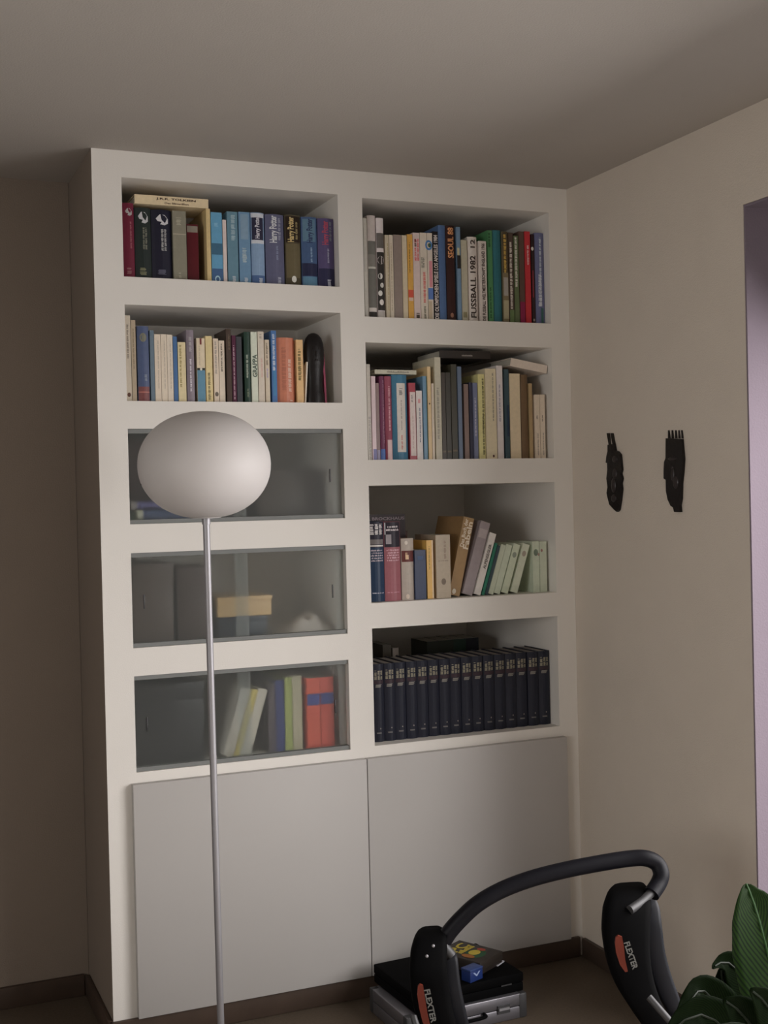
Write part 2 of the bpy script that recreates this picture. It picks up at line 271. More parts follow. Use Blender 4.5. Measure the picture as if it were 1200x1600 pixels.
# ------------------------------------------------------------------ books
SHELF_Z = {'L1': 2.144, 'L2': 1.796, 'R1': 2.058, 'R2': 1.624, 'R3': 1.189, 'R4': .755}
GROUPS = {'L1': 'books on the top left shelf', 'L2': 'books on the second left shelf', 'R1': 'books on the top right shelf',
          'R2': 'books on the second right shelf', 'R3': 'books on the third right shelf', 'R4': 'lexicon volumes on the bottom right shelf'}
SHELF_BOOKS = {
 'L1': [
  (0.0895,0.0314,0.2136,0.030,0.000,(105, 20, 45),'crimson hardback with a grey leaf mark at left end of top left shelf',{'r': 1, 'd': [('leaf', (150, 150, 150), 0.83, 0.93), ('s', (150, 80, 90), 0.4, 0.75, 0.7, 0.2, 1), ('s', (140, 90, 95), 0.06, 0.14, 0.5, 0.5, 1)]}),
  (0.1223,0.0471,0.2030,0.030,0.000,(28, 38, 36),'black green hardback with a silver leaf crest on top left shelf',{'r': 1, 'd': [('leaf', (165, 165, 170), 0.78, 0.94), ('s', (110, 110, 95), 0.42, 0.72, 0.62, 0.3, 2), ('s', (110, 110, 80), 0.06, 0.16, 0.5, 0.5, 1)]}),
  (0.1709,0.0582,0.2009,0.030,0.000,(22, 22, 42),'navy hardback with a silver leaf crest on top left shelf',{'r': 1, 'd': [('leaf', (175, 175, 180), 0.78, 0.93), ('s', (150, 150, 150), 0.42, 0.72, 0.6, 0.3, 2), ('s', (85, 85, 105), 0.08, 0.15, 0.5, 0.5, 1)]}),
  (0.2313,0.0392,0.2007,0.030,0.000,(118, 115, 98),'grey olive book beside the navy crested hardback on top left shelf',{'d': [('b', (150, 140, 120), 0.66, 0.675, 0.0, 1.0), ('s', (150, 145, 125), 0.8, 0.9, 0.5, 0.5, 1), ('s', (150, 145, 125), 0.04, 0.12, 0.5, 0.3, 1)]}),
  (0.2761,0.0335,0.1683,0.045,0.000,(85, 12, 22),'short dark red book with pale top band under cream book on top left shelf',{'d': [('b', (120, 112, 98), 0.86, 0.97, 0.0, 0.95)]}),
  (0.3301,0.0120,0.2130,0.030,0.000,(190, 165, 110),'slim cream book standing right of the dark red book on top left shelf',{'dep': 0.21}),
  (0.3442,0.0327,0.2040,0.030,0.000,(75, 140, 180),'bright sky blue paperback with dark middle patch on top left shelf',{'d': [('b', (45, 90, 120), 0.4, 0.56, 0.0, 1.0), ('b', (50, 85, 130), 0.0, 0.2, 0.0, 1), ('s', (120, 180, 210), 0.8, 0.85, 0.5, 0.5, 1), ('ring', (150, 190, 205), 0.05, 0.5, 0.25)]}),
  (0.3786,0.0109,0.1840,0.030,0.000,(190, 175, 170),'very thin white book between two blue paperbacks on top left shelf',{}),
  (0.3925,0.0313,0.2095,0.030,0.000,(80, 120, 140),'teal blue book right of the thin white book on top left shelf',{'d': [('s', (140, 165, 175), 0.6, 0.95, 0.6, 0.5, 1), ('s', (190, 200, 210), 0.02, 0.1, 0.6, 0.4, 1)]}),
  (0.4273,0.0339,0.2108,0.030,0.000,(85, 125, 160),'mid blue book with a pale title panel on top left shelf',{'d': [('b', (105, 135, 160), 0.62, 0.97, 0.15, 0.85), ('s', (150, 170, 175), 0.3, 0.5, 0.5, 0.5, 1), ('s', (190, 200, 210), 0.02, 0.1, 0.6, 0.4, 1)]}),
  (0.4653,0.0407,0.2123,0.030,0.000,(110, 140, 175),'pale blue fantasy novel with black and white top on top left shelf',{'r': 1, 'd': [('b', (190, 195, 205), 0.93, 0.99, 0.0, 1.0), ('b', (35, 35, 60), 0.62, 0.93, 0.08, 0.92), ('t', 'Harry Potter', (180, 180, 190), 0.64, 0.95, 0.5, 0.45), ('b', (190, 195, 205), 0.57, 0.62, 0.0, 1.0), ('b', (60, 90, 140), 0.0, 0.13, 0.0, 1.0), ('s', (190, 200, 210), 0.02, 0.1, 0.7, 0.4, 1)]}),
  (0.5106,0.0573,0.2108,0.030,0.000,(80, 82, 112),'slate blue fantasy novel with white title on top left shelf',{'r': 1, 'd': [('t', 'Harry Potter', (200, 205, 210), 0.6, 0.98, 0.45, 0.5), ('s', (130, 135, 155), 0.64, 0.95, 0.75, 0.2, 1), ('s', (110, 120, 150), 0.36, 0.56, 0.6, 0.15, 1), ('s', (150, 155, 175), 0.03, 0.12, 0.7, 0.25, 1)]}),
  (0.5714,0.0477,0.2127,0.030,0.000,(70, 62, 42),'olive brown fantasy novel with cream title on top left shelf',{'r': 1, 'd': [('b', (35, 22, 12), 0.62, 0.98, 0.04, 0.96), ('b', (92, 82, 55), 0.12, 0.6, 0.05, 0.95), ('t', 'Harry Potter', (190, 165, 105), 0.62, 0.97, 0.4, 0.5), ('s', (140, 125, 80), 0.66, 0.9, 0.75, 0.2, 1), ('dot', (200, 200, 190), 0.1, 0.5, 0.16)]}),
  (0.6226,0.0494,0.2104,0.030,0.000,(52, 78, 120),'deep blue fantasy novel with dark waves on top left shelf',{'r': 1, 'd': [('b', (75, 110, 135), 0.65, 0.97, 0.08, 0.9), ('t', 'Harry Potter', (30, 42, 85), 0.63, 0.97, 0.55, 0.5), ('b', (28, 32, 65), 0.16, 0.34, 0.0, 1.0), ('b', (70, 115, 145), 0.02, 0.15, 0.05, 0.95), ('s', (120, 150, 180), 0.36, 0.57, 0.6, 0.15, 1)]}),
  (0.6750,0.0514,0.2093,0.030,0.000,(72, 62, 105),'violet fantasy novel with red title at right end of top left shelf',{'r': 1, 'd': [('t', 'Harry Potter', (165, 55, 75), 0.62, 0.96, 0.48, 0.5), ('s', (110, 120, 130), 0.68, 0.95, 0.78, 0.2, 1), ('b', (35, 35, 70), 0.0, 0.28, 0.0, 1.0), ('s', (140, 140, 165), 0.36, 0.56, 0.6, 0.15, 1), ('s', (170, 175, 190), 0.02, 0.12, 0.65, 0.3, 1)]}),
 ],
 'L2': [
  (0.0865,0.0161,0.2439,0.030,0.000,(165, 155, 138),'tall greyish white paperback at left end of second left shelf',{'d': [('s', (110, 100, 90), 0.5, 0.9, 0.5, 0.4, 1), ('dot', (80, 50, 40), 0.08, 0.5, 0.3)]}),
  (0.1040,0.0128,0.2311,0.030,0.000,(150, 135, 112),'tall tan paperback next to the left end of second left shelf',{'d': [('s', (110, 95, 75), 0.4, 0.9, 0.5, 0.3, 1)]}),
  (0.1208,0.0331,0.2146,0.027,0.000,(55, 68, 102),'broad blue book with a red foot on second left shelf',{'r': 1, 'd': [('b', (105, 55, 55), 0.0, 0.2, 0.03, 0.97), ('b', (150, 85, 75), 0.12, 0.135, 0.03, 0.97), ('dot', (95, 95, 80), 0.85, 0.5, 0.3), ('s', (95, 105, 120), 0.28, 0.36, 0.7, 0.3, 1)]}),
  (0.1571,0.0118,0.2038,0.030,0.000,(80, 98, 112),'narrow steel blue book beside the broad blue book on second left shelf',{}),
  (0.1699,0.0176,0.1930,0.030,0.000,(195, 180, 160),'leftmost of three matching cream paperbacks on second left shelf',{'g': 1, 'd': [('s', (150, 140, 125), 0.2, 0.9, 0.6, 0.25, 1)]}),
  (0.1886,0.0165,0.1936,0.030,0.000,(185, 172, 152),'middle one of three matching cream paperbacks on second left shelf',{'g': 1, 'd': [('s', (150, 140, 125), 0.2, 0.9, 0.6, 0.25, 1)]}),
  (0.2062,0.0160,0.1930,0.030,0.000,(192, 180, 162),'rightmost of three matching cream paperbacks on second left shelf',{'g': 1, 'd': [('s', (150, 140, 125), 0.2, 0.9, 0.6, 0.25, 1)]}),
  (0.2238,0.0115,0.1878,0.030,0.000,(52, 88, 135),'narrow royal blue book right of the cream trio on second left shelf',{}),
  (0.2372,0.0225,0.1724,0.030,0.000,(195, 180, 135),'yellowish cream paperback with olive title on second left shelf',{'d': [('s', (130, 115, 60), 0.25, 0.95, 0.35, 0.35, 1)]}),
  (0.2620,0.0214,0.2074,0.024,0.000,(108, 98, 108),'tall grey violet hardback with silver print on second left shelf',{'r': 1, 'd': [('s', (170, 165, 175), 0.15, 0.6, 0.5, 0.3, 1), ('s', (140, 135, 140), 0.7, 0.9, 0.5, 0.5, 1)]}),
  (0.2925,0.0239,0.1853,0.030,0.000,(195, 180, 150),'cream and turquoise paperback with a red tab on second left shelf',{'d': [('b', (70, 115, 140), 0.0, 0.5, 0.0, 1.0), ('b', (40, 40, 30), 0.5, 0.535, 0.0, 1.0), ('dot', (215, 210, 190), 0.518, 0.5, 0.14), ('b', (110, 40, 40), 0.9, 1.0, 0.4, 0.62), ('s', (160, 145, 120), 0.58, 0.88, 0.35, 0.2, 1)]}),
  (0.3189,0.0193,0.1923,0.030,0.000,(190, 172, 118),'straw yellow paperback right of the turquoise one on second left shelf',{'d': [('s', (95, 85, 55), 0.04, 0.46, 0.5, 0.5, 1)]}),
  (0.3422,0.0147,0.1856,0.030,0.000,(180, 165, 145),'cream paperback with a grey title left of a shorter one on second left shelf',{'d': [('s', (135, 125, 115), 0.45, 0.95, 0.5, 0.5, 1), ('dot', (90, 80, 70), 0.13, 0.5, 0.35)]}),
  (0.3585,0.0166,0.1803,0.030,0.000,(192, 178, 158),'cream paperback with a black title beside the dark brown book on second left shelf',{'d': [('s', (85, 75, 60), 0.5, 0.95, 0.5, 0.4, 1)]}),
  (0.3790,0.0148,0.2134,0.024,0.000,(62, 48, 40),'tall dark brown hardback with gilt specks on second left shelf',{'d': [('s', (105, 90, 70), 0.72, 0.92, 0.6, 0.3, 1)]}),
  (0.3975,0.0119,0.1964,0.030,0.000,(72, 26, 50),'slim plum book with white print on second left shelf',{'d': [('s', (170, 140, 150), 0.05, 0.85, 0.5, 0.35, 1)]}),
  (0.4111,0.0162,0.1933,0.030,0.000,(50, 52, 58),'charcoal book between plum and bottle green books on second left shelf',{}),
  (0.4345,0.0186,0.2075,0.027,0.000,(28, 52, 42),'bottle green hardback with white print on second left shelf',{'r': 1, 'd': [('s', (140, 150, 135), 0.35, 0.68, 0.45, 0.4, 1), ('s', (90, 100, 80), 0.08, 0.2, 0.5, 0.5, 1)]}),
  (0.4540,0.0187,0.2077,0.024,0.000,(168, 175, 158),'pale mint book lettered in dark green on second left shelf',{'d': [('t', 'GRAPPA', (60, 75, 65), 0.36, 0.68, 0.55, 0.75)]}),
  (0.4752,0.0182,0.2095,0.024,0.000,(170, 160, 145),'pale grey tall book right of the mint one on second left shelf',{'d': [('s', (175, 130, 120), 0.36, 0.62, 0.6, 0.3, 1), ('s', (130, 120, 110), 0.9, 0.96, 0.5, 0.5, 1)]}),
  (0.4982,0.0134,0.1866,0.030,0.000,(172, 160, 138),'mottled cream book before the bright blue paperback on second left shelf',{'d': [('s', (100, 85, 70), 0.6, 0.95, 0.5, 0.5, 1), ('s', (130, 120, 160), 0.4, 0.55, 0.5, 0.4, 1)]}),
  (0.5175,0.0153,0.2135,0.027,0.000,(50, 92, 148),'bright blue paperback with white title beside the orange book on second left shelf',{'d': [('s', (180, 190, 200), 0.45, 0.95, 0.5, 0.6, 1), ('b', (45, 105, 150), 0.1, 0.45, 0.25, 0.75)]}),
  (0.5357,0.0549,0.1947,0.030,0.000,(172, 98, 72),'wide orange book with white title on second left shelf',{'r': 1, 'd': [('b', (120, 50, 25), 0.0, 1.0, 0.93, 1.0), ('s', (225, 190, 170), 0.18, 0.68, 0.72, 0.25, 1), ('s', (150, 85, 65), 0.2, 0.85, 0.4, 0.3, 1), ('b', (215, 170, 150), 0.03, 0.05, 0.68, 0.84)]}),
  (0.5960,0.0206,0.1894,0.030,0.000,(195, 155, 100),'sandy yellow paperback with black title on second left shelf',{'d': [('s', (75, 65, 20), 0.36, 0.85, 0.5, 0.6, 1)]}),
 ],
 'R1': [
  (0.8212,0.0114,0.3044,0.030,0.000,(150, 148, 140),'pale grey book at left end of top right shelf',{}),
  (0.8332,0.0261,0.3129,0.024,0.000,(150, 142, 138),'tall grey photo book with dark lower spine on top right shelf',{'r': 1, 'd': [('b', (85, 85, 80), 0.1, 0.75, 0.0, 1.0), ('b', (100, 98, 92), 0.5, 0.62, 0.0, 1.0), ('b', (150, 150, 142), 0.48, 0.5, 0.0, 1.0), ('b', (175, 170, 165), 0.06, 0.1, 0.0, 1.0), ('b', (40, 38, 36), 0.0, 0.06, 0.0, 1.0)]}),
  (0.8633,0.0236,0.3073,0.026,0.000,(165, 158, 158),'tall photo book with black and white crowd spine on top right shelf',{'r': 1, 'd': [('b', (75, 72, 68), 0.7, 0.85, 0.0, 1.0), ('b', (38, 35, 32), 0.08, 0.66, 0.0, 1.0), ('dot', (200, 190, 188), 0.58, 0.5, 0.42), ('dot', (170, 170, 165), 0.42, 0.4, 0.3), ('dot', (160, 160, 155), 0.33, 0.6, 0.25), ('dot', (165, 165, 160), 0.25, 0.35, 0.28), ('dot', (175, 170, 165), 0.16, 0.5, 0.3), ('b', (140, 135, 130), 0.0, 0.07, 0.0, 1.0)]}),
  (0.8923,0.0121,0.2574,0.030,0.000,(150, 140, 118),'cream book with a faint yellow stripe leftmost of four short ones on top right shelf',{'d': [('s', (125, 110, 60), 0.1, 0.9, 0.7, 0.3, 1)]}),
  (0.9062,0.0122,0.2583,0.030,0.000,(158, 148, 130),'cream book left of the brownish grey book on top right shelf',{'d': [('s', (125, 110, 80), 0.1, 0.9, 0.5, 0.3, 1)]}),
  (0.9201,0.0273,0.2601,0.030,0.000,(108, 95, 88),'brownish grey cloth book without title on top right shelf',{}),
  (0.9490,0.0162,0.2599,0.030,0.000,(158, 146, 120),'slim cream book left of the ochre paperback on top right shelf',{}),
  (0.9670,0.0180,0.2640,0.030,0.000,(185, 135, 48),'ochre yellow paperback with a red pictogram on top right shelf',{'d': [('b', (175, 60, 40), 0.26, 0.35, 0.0, 1.0), ('b', (210, 180, 160), 0.22, 0.26, 0.1, 0.9), ('s', (110, 80, 25), 0.55, 0.9, 0.4, 0.25, 1)]}),
  (0.9863,0.0220,0.2703,0.030,0.000,(205, 185, 180),'pinkish white paperback with red title on top right shelf',{'d': [('s', (190, 60, 65), 0.68, 0.93, 0.6, 0.8, 2), ('s', (60, 50, 45), 0.84, 0.93, 0.4, 0.4, 1), ('b', (60, 50, 40), 0.02, 0.06, 0.3, 0.8), ('b', (60, 50, 40), 0.07, 0.08, 0.3, 0.8)]}),
  (1.0100,0.0232,0.2718,0.030,0.000,(210, 198, 180),'white paperback with thin red and black lines on top right shelf',{'d': [('s', (70, 75, 60), 0.6, 0.72, 0.4, 0.5, 2), ('s', (200, 80, 75), 0.2, 0.55, 0.6, 0.5, 1), ('s', (80, 80, 60), 0.02, 0.16, 0.6, 0.4, 1)]}),
  (1.0349,0.0176,0.2723,0.030,0.000,(190, 180, 165),'colourful paperback with blue ring emblem on top right shelf',{'d': [('ring', (45, 95, 150), 0.86, 0.3, 0.7), ('dot', (45, 70, 50), 0.86, 0.45, 0.3), ('b', (185, 110, 120), 0.38, 0.68, 0.3, 0.9), ('b', (60, 90, 150), 0.24, 0.37, 0.0, 1.0), ('b', (150, 135, 110), 0.0, 0.22, 0.0, 0.7)]}),
  (1.0556,0.0166,0.2787,0.030,0.000,(25, 23, 25),'black book with bold white capitals on top right shelf',{'d': [('t', 'DIE OLYMPISCHEN SPIELE LOS ANGELES 1984', (215, 205, 200), 0.02, 0.96, 0.5, 0.85)]}),
  (1.0728,0.0234,0.2981,0.024,0.000,(52, 78, 118),'tall plain denim blue hardback on top right shelf',{'r': 1}),
  (1.0990,0.0294,0.2988,0.024,0.000,(42, 18, 16),'dark brown hardback with orange capitals on top right shelf',{'r': 1, 'd': [('t', 'SEOUL 88', (190, 125, 75), 0.66, 0.98, 0.52, 0.7), ('dot', (120, 80, 60), 0.06, 0.5, 0.2)]}),
  (1.1362,0.0128,0.2966,0.027,0.000,(80, 108, 135),'pale blue book with black patch beside the dark brown one on top right shelf',{'d': [('b', (30, 28, 28), 0.56, 0.7, 0.0, 1.0), ('b', (150, 145, 110), 0.7, 0.78, 0.1, 0.7)]}),
  (1.1518,0.0216,0.2577,0.030,0.000,(142, 138, 118),'short greenish grey book beside the grey football book on top right shelf',{'d': [('b', (110, 105, 75), 0.05, 0.12, 0.2, 0.8)]}),
  (1.1778,0.0323,0.2697,0.030,0.000,(165, 158, 152),'light grey football book with big black capitals on top right shelf',{'r': 1, 'd': [('t', 'FUSSBALL 1982', (45, 35, 30), 0.05, 0.78, 0.5, 0.62), ('t', '12', (60, 50, 45), 0.87, 0.97, 0.5, 0.5)]}),
  (1.2163,0.0254,0.2584,0.030,0.000,(200, 190, 182),'white paperback with narrow black capitals on top right shelf',{'d': [('t', 'DIE FUSSBALL WELTMEISTERSCHAFT ENGLAND 1966', (50, 35, 30), 0.02, 0.97, 0.55, 0.48)]}),
  (1.2479,0.0160,0.2939,0.030,0.000,(52, 105, 62),'grass green book with dark lettering on top right shelf',{'d': [('s', (20, 60, 28), 0.05, 0.38, 0.45, 0.5, 1), ('s', (20, 55, 28), 0.82, 0.97, 0.4, 0.6, 1)]}),
  (1.2669,0.0293,0.2961,0.030,0.000,(25, 82, 92),'petrol teal hardback without title on top right shelf',{'r': 1}),
  (1.3003,0.0198,0.2940,0.030,0.000,(95, 85, 60),'olive book with yellow title and grey picture on top right shelf',{'d': [('b', (60, 50, 35), 0.55, 1.0, 0.0, 1.0), ('s', (200, 160, 60), 0.55, 0.97, 0.5, 0.6, 1), ('b', (120, 115, 108), 0.3, 0.5, 0.1, 0.9), ('b', (125, 118, 90), 0.05, 0.25, 0.0, 1.0)]}),
  (1.3230,0.0163,0.2912,0.030,0.000,(62, 48, 40),'dark book with white title reaching almost to its foot on top right shelf',{'d': [('s', (200, 192, 180), 0.16, 0.9, 0.5, 0.65, 1), ('b', (75, 95, 55), 0.0, 0.15, 0.0, 1.0)]}),
  (1.3421,0.0164,0.2828,0.030,0.000,(70, 82, 52),'moss green book with white slanted title on top right shelf',{'d': [('s', (205, 200, 190), 0.42, 0.98, 0.5, 0.65, 1)]}),
  (1.3612,0.0183,0.2978,0.030,0.000,(70, 50, 42),'brown book with a magenta foot on top right shelf',{'d': [('b', (110, 15, 50), 0.0, 0.24, 0.0, 1.0)]}),
  (1.3819,0.0202,0.2991,0.030,0.000,(160, 28, 35),'bright red hardback with white title on top right shelf',{'d': [('s', (225, 190, 190), 0.64, 0.85, 0.6, 0.4, 1)]}),
  (1.4078,0.0117,0.2919,0.034,0.000,(38, 22, 25),'thin black book with a white spot on top right shelf',{'d': [('dot', (210, 205, 195), 0.84, 0.4, 0.4), ('b', (120, 35, 45), 0.3, 0.6, 0.3, 0.6), ('dot', (110, 100, 95), 0.05, 0.5, 0.3)]}),
  (1.4216,0.0328,0.2973,0.030,0.000,(72, 76, 110),'slate violet hardback at right end of top right shelf',{'r': 1, 'd': [('s', (155, 165, 175), 0.2, 0.95, 0.55, 0.3, 1), ('s', (165, 170, 178), 0.2, 0.55, 0.5, 0.5, 1), ('b', (40, 80, 75), 0.0, 0.18, 0.5, 0.8)]}),
 ],
 'R2': [
  (0.8184,0.0114,0.2922,0.024,0.000,(150, 145, 135),'marbled grey book at left end of second right shelf',{'d': [('s', (110, 110, 105), 0.0, 0.45, 0.6, 0.6, 2)]}),
  (0.8340,0.0136,0.2565,0.027,0.000,(215, 190, 195),'glossy pinkish white paperback with blue foot on second right shelf',{'d': [('b', (95, 95, 140), 0.0, 0.13, 0.2, 1)]}),
  (0.8500,0.0104,0.2358,0.030,0.000,(105, 82, 80),'narrow brownish mauve paperback on second right shelf',{'d': [('b', (110, 105, 130), 0.0, 0.13, 0.0, 1.0)]}),
  (0.8614,0.0154,0.2569,0.027,0.000,(85, 32, 62),'plum purple book with a bright blue foot on second right shelf',{'r': 1, 'd': [('b', (50, 80, 140), 0.0, 0.13, 0.0, 1.0), ('s', (150, 110, 130), 0.2, 0.95, 0.75, 0.15, 1)]}),
  (0.8790,0.0226,0.2572,0.027,0.000,(120, 50, 68),'raspberry book with pale pink foot and title on second right shelf',{'r': 1, 'd': [('b', (195, 165, 165), 0.0, 0.24, 0.25, 1.0), ('s', (180, 130, 140), 0.35, 0.88, 0.65, 0.35, 1)]}),
  (0.9046,0.0507,0.2627,0.027,0.000,(42, 92, 120),'wide petrol blue binder with a long white label on second right shelf',{'r': 1, 'd': [('b', (205, 198, 190), 0.09, 0.9, 0.28, 0.86), ('s', (70, 70, 70), 0.76, 0.84, 0.57, 0.3, 1), ('s', (120, 110, 105), 0.35, 0.7, 0.57, 0.1, 1), ('s', (160, 80, 75), 0.12, 0.3, 0.57, 0.14, 1)]}),
  (0.9605,0.0225,0.2384,0.030,0.000,(140, 30, 45),'dark red paperback with a long white label on second right shelf',{'d': [('b', (205, 190, 185), 0.05, 0.88, 0.14, 0.95), ('s', (90, 80, 80), 0.75, 0.84, 0.5, 0.3, 1), ('s', (150, 120, 115), 0.15, 0.6, 0.55, 0.2, 1)]}),
  (0.9852,0.0198,0.2142,0.030,0.000,(188, 182, 178),'short greyish white paperback with small red mark on second right shelf',{'d': [('s', (60, 70, 95), 0.25, 0.75, 0.6, 0.25, 1), ('b', (190, 130, 130), 0.82, 0.88, 0.3, 0.7)]}),
  (1.0076,0.0130,0.2594,0.027,0.000,(70, 108, 135),'tall steel blue book before the cream slip on second right shelf',{'d': [('b', (40, 90, 95), 0.0, 1.0, 0.85, 1.0)]}),
  (1.0222,0.0113,0.2892,0.024,0.000,(170, 145, 100),'tall thin ochre cream book left of the tall grey one on second right shelf',{'d': [('dot', (60, 50, 40), 0.6, 0.5, 0.2)]}),
  (1.0380,0.0085,0.2375,0.030,0.000,(190, 178, 158),'thin white book squeezed before the tall grey book on second right shelf',{}),
  (1.0480,0.0206,0.3186,0.024,0.000,(150, 145, 125),'tallest grey cream book in the middle of second right shelf',{'d': [('s', (115, 110, 95), 0.2, 0.7, 0.5, 0.5, 1)]}),
  (1.0731,0.0132,0.2722,0.030,0.000,(52, 44, 36),'blackish brown book left of its dark twin on second right shelf',{'d': [('b', (80, 70, 50), 0.08, 0.1, 0.1, 0.9)]}),
  (1.0881,0.0167,0.2725,0.030,0.000,(45, 42, 34),'blackish olive book, middle of the dark trio on second right shelf',{'d': [('b', (80, 70, 50), 0.08, 0.1, 0.1, 0.9)]}),
  (1.1057,0.0191,0.2984,0.027,0.000,(48, 46, 34),'tall blackish green book left of the slate blue one on second right shelf',{'d': [('b', (80, 70, 50), 0.08, 0.1, 0.1, 0.9)]}),
  (1.1272,0.0133,0.2913,0.024,0.000,(70, 85, 108),'tall narrow slate blue book on second right shelf',{}),
  (1.1509,0.0158,0.2371,0.030,0.000,(102, 82, 75),'mauve brown paperback without title on second right shelf',{}),
  (1.1718,0.0111,0.2430,0.034,0.000,(32, 32, 52),'narrow midnight blue book right of the mauve brown one on second right shelf',{}),
  (1.1838,0.0147,0.2417,0.030,0.000,(85, 92, 120),'greyish blue paperback with white specks on second right shelf',{'d': [('s', (150, 150, 160), 0.3, 0.8, 0.5, 0.4, 1)]}),
  (1.2006,0.0218,0.2689,0.027,0.000,(195, 188, 120),'pale yellow paperback with black title on second right shelf',{'d': [('s', (60, 60, 25), 0.05, 0.95, 0.8, 0.4, 1), ('s', (90, 85, 50), 0.3, 0.5, 0.75, 0.4, 1)]}),
  (1.2248,0.0380,0.2869,0.024,0.000,(190, 178, 145),'wide cream book with vertical grey title on second right shelf',{'d': [('s', (110, 105, 90), 0.42, 0.95, 0.72, 0.16, 1), ('dot', (70, 40, 40), 0.03, 0.65, 0.09)]}),
  (1.2654,0.0215,0.2972,0.024,0.000,(185, 178, 175),'tall white grey book right of the wide cream one on second right shelf',{'d': [('s', (110, 110, 125), 0.4, 0.8, 0.5, 0.3, 1)]}),
  (1.2952,0.0174,0.2868,0.030,0.000,(42, 62, 70),'dark teal book between white grey and broad beige books on second right shelf',{'d': [('b', (25, 40, 60), 0.25, 0.6, 0.5, 1.0)]}),
  (1.3153,0.0381,0.2734,0.030,0.000,(185, 168, 135),'broad plain beige book on second right shelf',{}),
  (1.3576,0.0250,0.2709,0.030,0.000,(88, 66, 42),'brown hardback beneath the slanting pale book on second right shelf',{'r': 1}),
  (1.3855,0.0122,0.2426,0.030,0.000,(135, 112, 75),'thin tan book right of the brown hardback on second right shelf',{}),
  (1.4054,0.0191,0.2065,0.030,0.000,(180, 165, 145),'left one of the two short white paperbacks at right end of second right shelf',{'g': 2, 'd': [('s', (80, 70, 60), 0.62, 0.68, 0.5, 0.3, 1), ('s', (120, 110, 100), 0.05, 0.4, 0.6, 0.3, 1)]}),
  (1.4263,0.0173,0.2067,0.030,0.000,(182, 168, 148),'right one of the two short white paperbacks at right end of second right shelf',{'g': 2, 'd': [('s', (90, 80, 70), 0.58, 0.68, 0.5, 0.3, 1), ('s', (120, 110, 100), 0.05, 0.4, 0.6, 0.3, 1)]}),
 ],
 'R3': [
  (0.8185,0.0485,0.2456,0.030,0.000,(22, 42, 68),'thick navy encyclopedia volume at left end of third right shelf',{'r': 1, 'd': [('b', (28, 26, 40), 0.68, 1.0, 0.02, 0.98), ('s', (190, 185, 185), 0.84, 0.97, 0.5, 0.9, 3), ('b', (90, 85, 85), 0.72, 0.78, 0.05, 0.95), ('b', (165, 160, 155), 0.69, 0.71, 0.05, 0.95), ('h', (150, 140, 150), 0.5, 0.66, 5), ('h', (150, 150, 165), 0.1, 0.12, 1)]}),
  (0.8688,0.0537,0.2442,0.030,0.000,(125, 68, 76),'thick pink encyclopedia volume beside the navy one on third right shelf',{'r': 1, 'd': [('b', (32, 28, 38), 0.68, 1.0, 0.02, 0.98), ('b', (120, 115, 120), 0.72, 0.84, 0.1, 0.4), ('b', (235, 235, 240), 0.84, 0.99, 0.04, 0.09), ('h', (190, 180, 185), 0.88, 0.96, 2), ('h', (180, 140, 150), 0.5, 0.66, 5), ('h', (160, 110, 120), 0.1, 0.12, 1)]}),  # the narrow white panel paints a glare on the spine
  (0.9254,0.0412,0.1914,0.030,0.000,(140, 130, 120),'grey hardback with a red title band on third right shelf',{'r': 1, 'd': [('b', (85, 40, 38), 0.62, 0.8, 0.0, 1.0), ('t', 'F', (205, 170, 130), 0.71, 0.77, 0.4, 0.25), ('t', 'I', (205, 170, 130), 0.66, 0.71, 0.4, 0.25), ('dot', (225, 215, 200), 0.93, 0.35, 0.12), ('dot', (170, 155, 140), 0.06, 0.4, 0.14)]}),
  (0.9671,0.0373,0.1539,0.028,0.000,(25, 38, 68),'short navy book right of the grey one on third right shelf',{'d': [('b', (40, 60, 95), 0.8, 0.88, 0.25, 0.75)]}),
  (1.0110,0.0224,0.1828,0.034,0.000,(190, 145, 60),'mustard yellow book with pale edge on third right shelf',{'d': [('b', (195, 170, 130), 0.0, 1.0, 0.75, 1.0), ('s', (120, 100, 50), 0.5, 0.9, 0.4, 0.2, 1)]}),
  (1.0420,0.0496,0.1983,0.032,0.000,(138, 125, 105),'beige linen hardback with dark embossed print on third right shelf',{'d': [('h', (105, 92, 78), 0.58, 0.6, 1), ('s', (120, 100, 85), 0.62, 0.9, 0.65, 0.2, 1), ('dot', (95, 82, 68), 0.26, 0.5, 0.16)]}),
  (1.0931,0.0374,0.2520,0.050,0.235,(125, 95, 55),'thick golden brown book leaning right on third right shelf',{'dep': 0.19, 'd': [('t', 'Das Buch der', (200, 185, 160), 0.62, 0.98, 0.3, 0.36), ('t', 'Fabeln', (205, 190, 165), 0.6, 0.95, 0.7, 0.5), ('dot', (190, 180, 160), 0.05, 0.4, 0.18)]}),
  (1.1383,0.0346,0.2398,0.045,0.304,(118, 108, 110),'grey mauve book leaning right on third right shelf',{'d': [('b', (135, 125, 125), 0.78, 0.9, 0.1, 0.9)]}),
  (1.1769,0.0226,0.2037,0.040,0.313,(200, 195, 188),'white leaning book with dark capitals on third right shelf',{'d': [('t', 'ALPENSEGLER', (70, 65, 60), 0.42, 0.82, 0.5, 0.45)]}),
  (1.2033,0.0095,0.1715,0.040,0.313,(28, 95, 75),'thin emerald green leaning book on third right shelf',{}),
  (1.2173,0.0106,0.1628,0.045,0.313,(45, 60, 68),'thin dark slate leaning book on third right shelf',{}),
  (1.2297,0.0167,0.1639,0.042,0.313,(150, 158, 138),'leftmost pale green leaning booklet on third right shelf',{'g': 3}),
  (1.2488,0.0217,0.1623,0.042,0.313,(152, 162, 142),'second from left of four leaning pale green booklets on third right shelf',{'g': 3}),
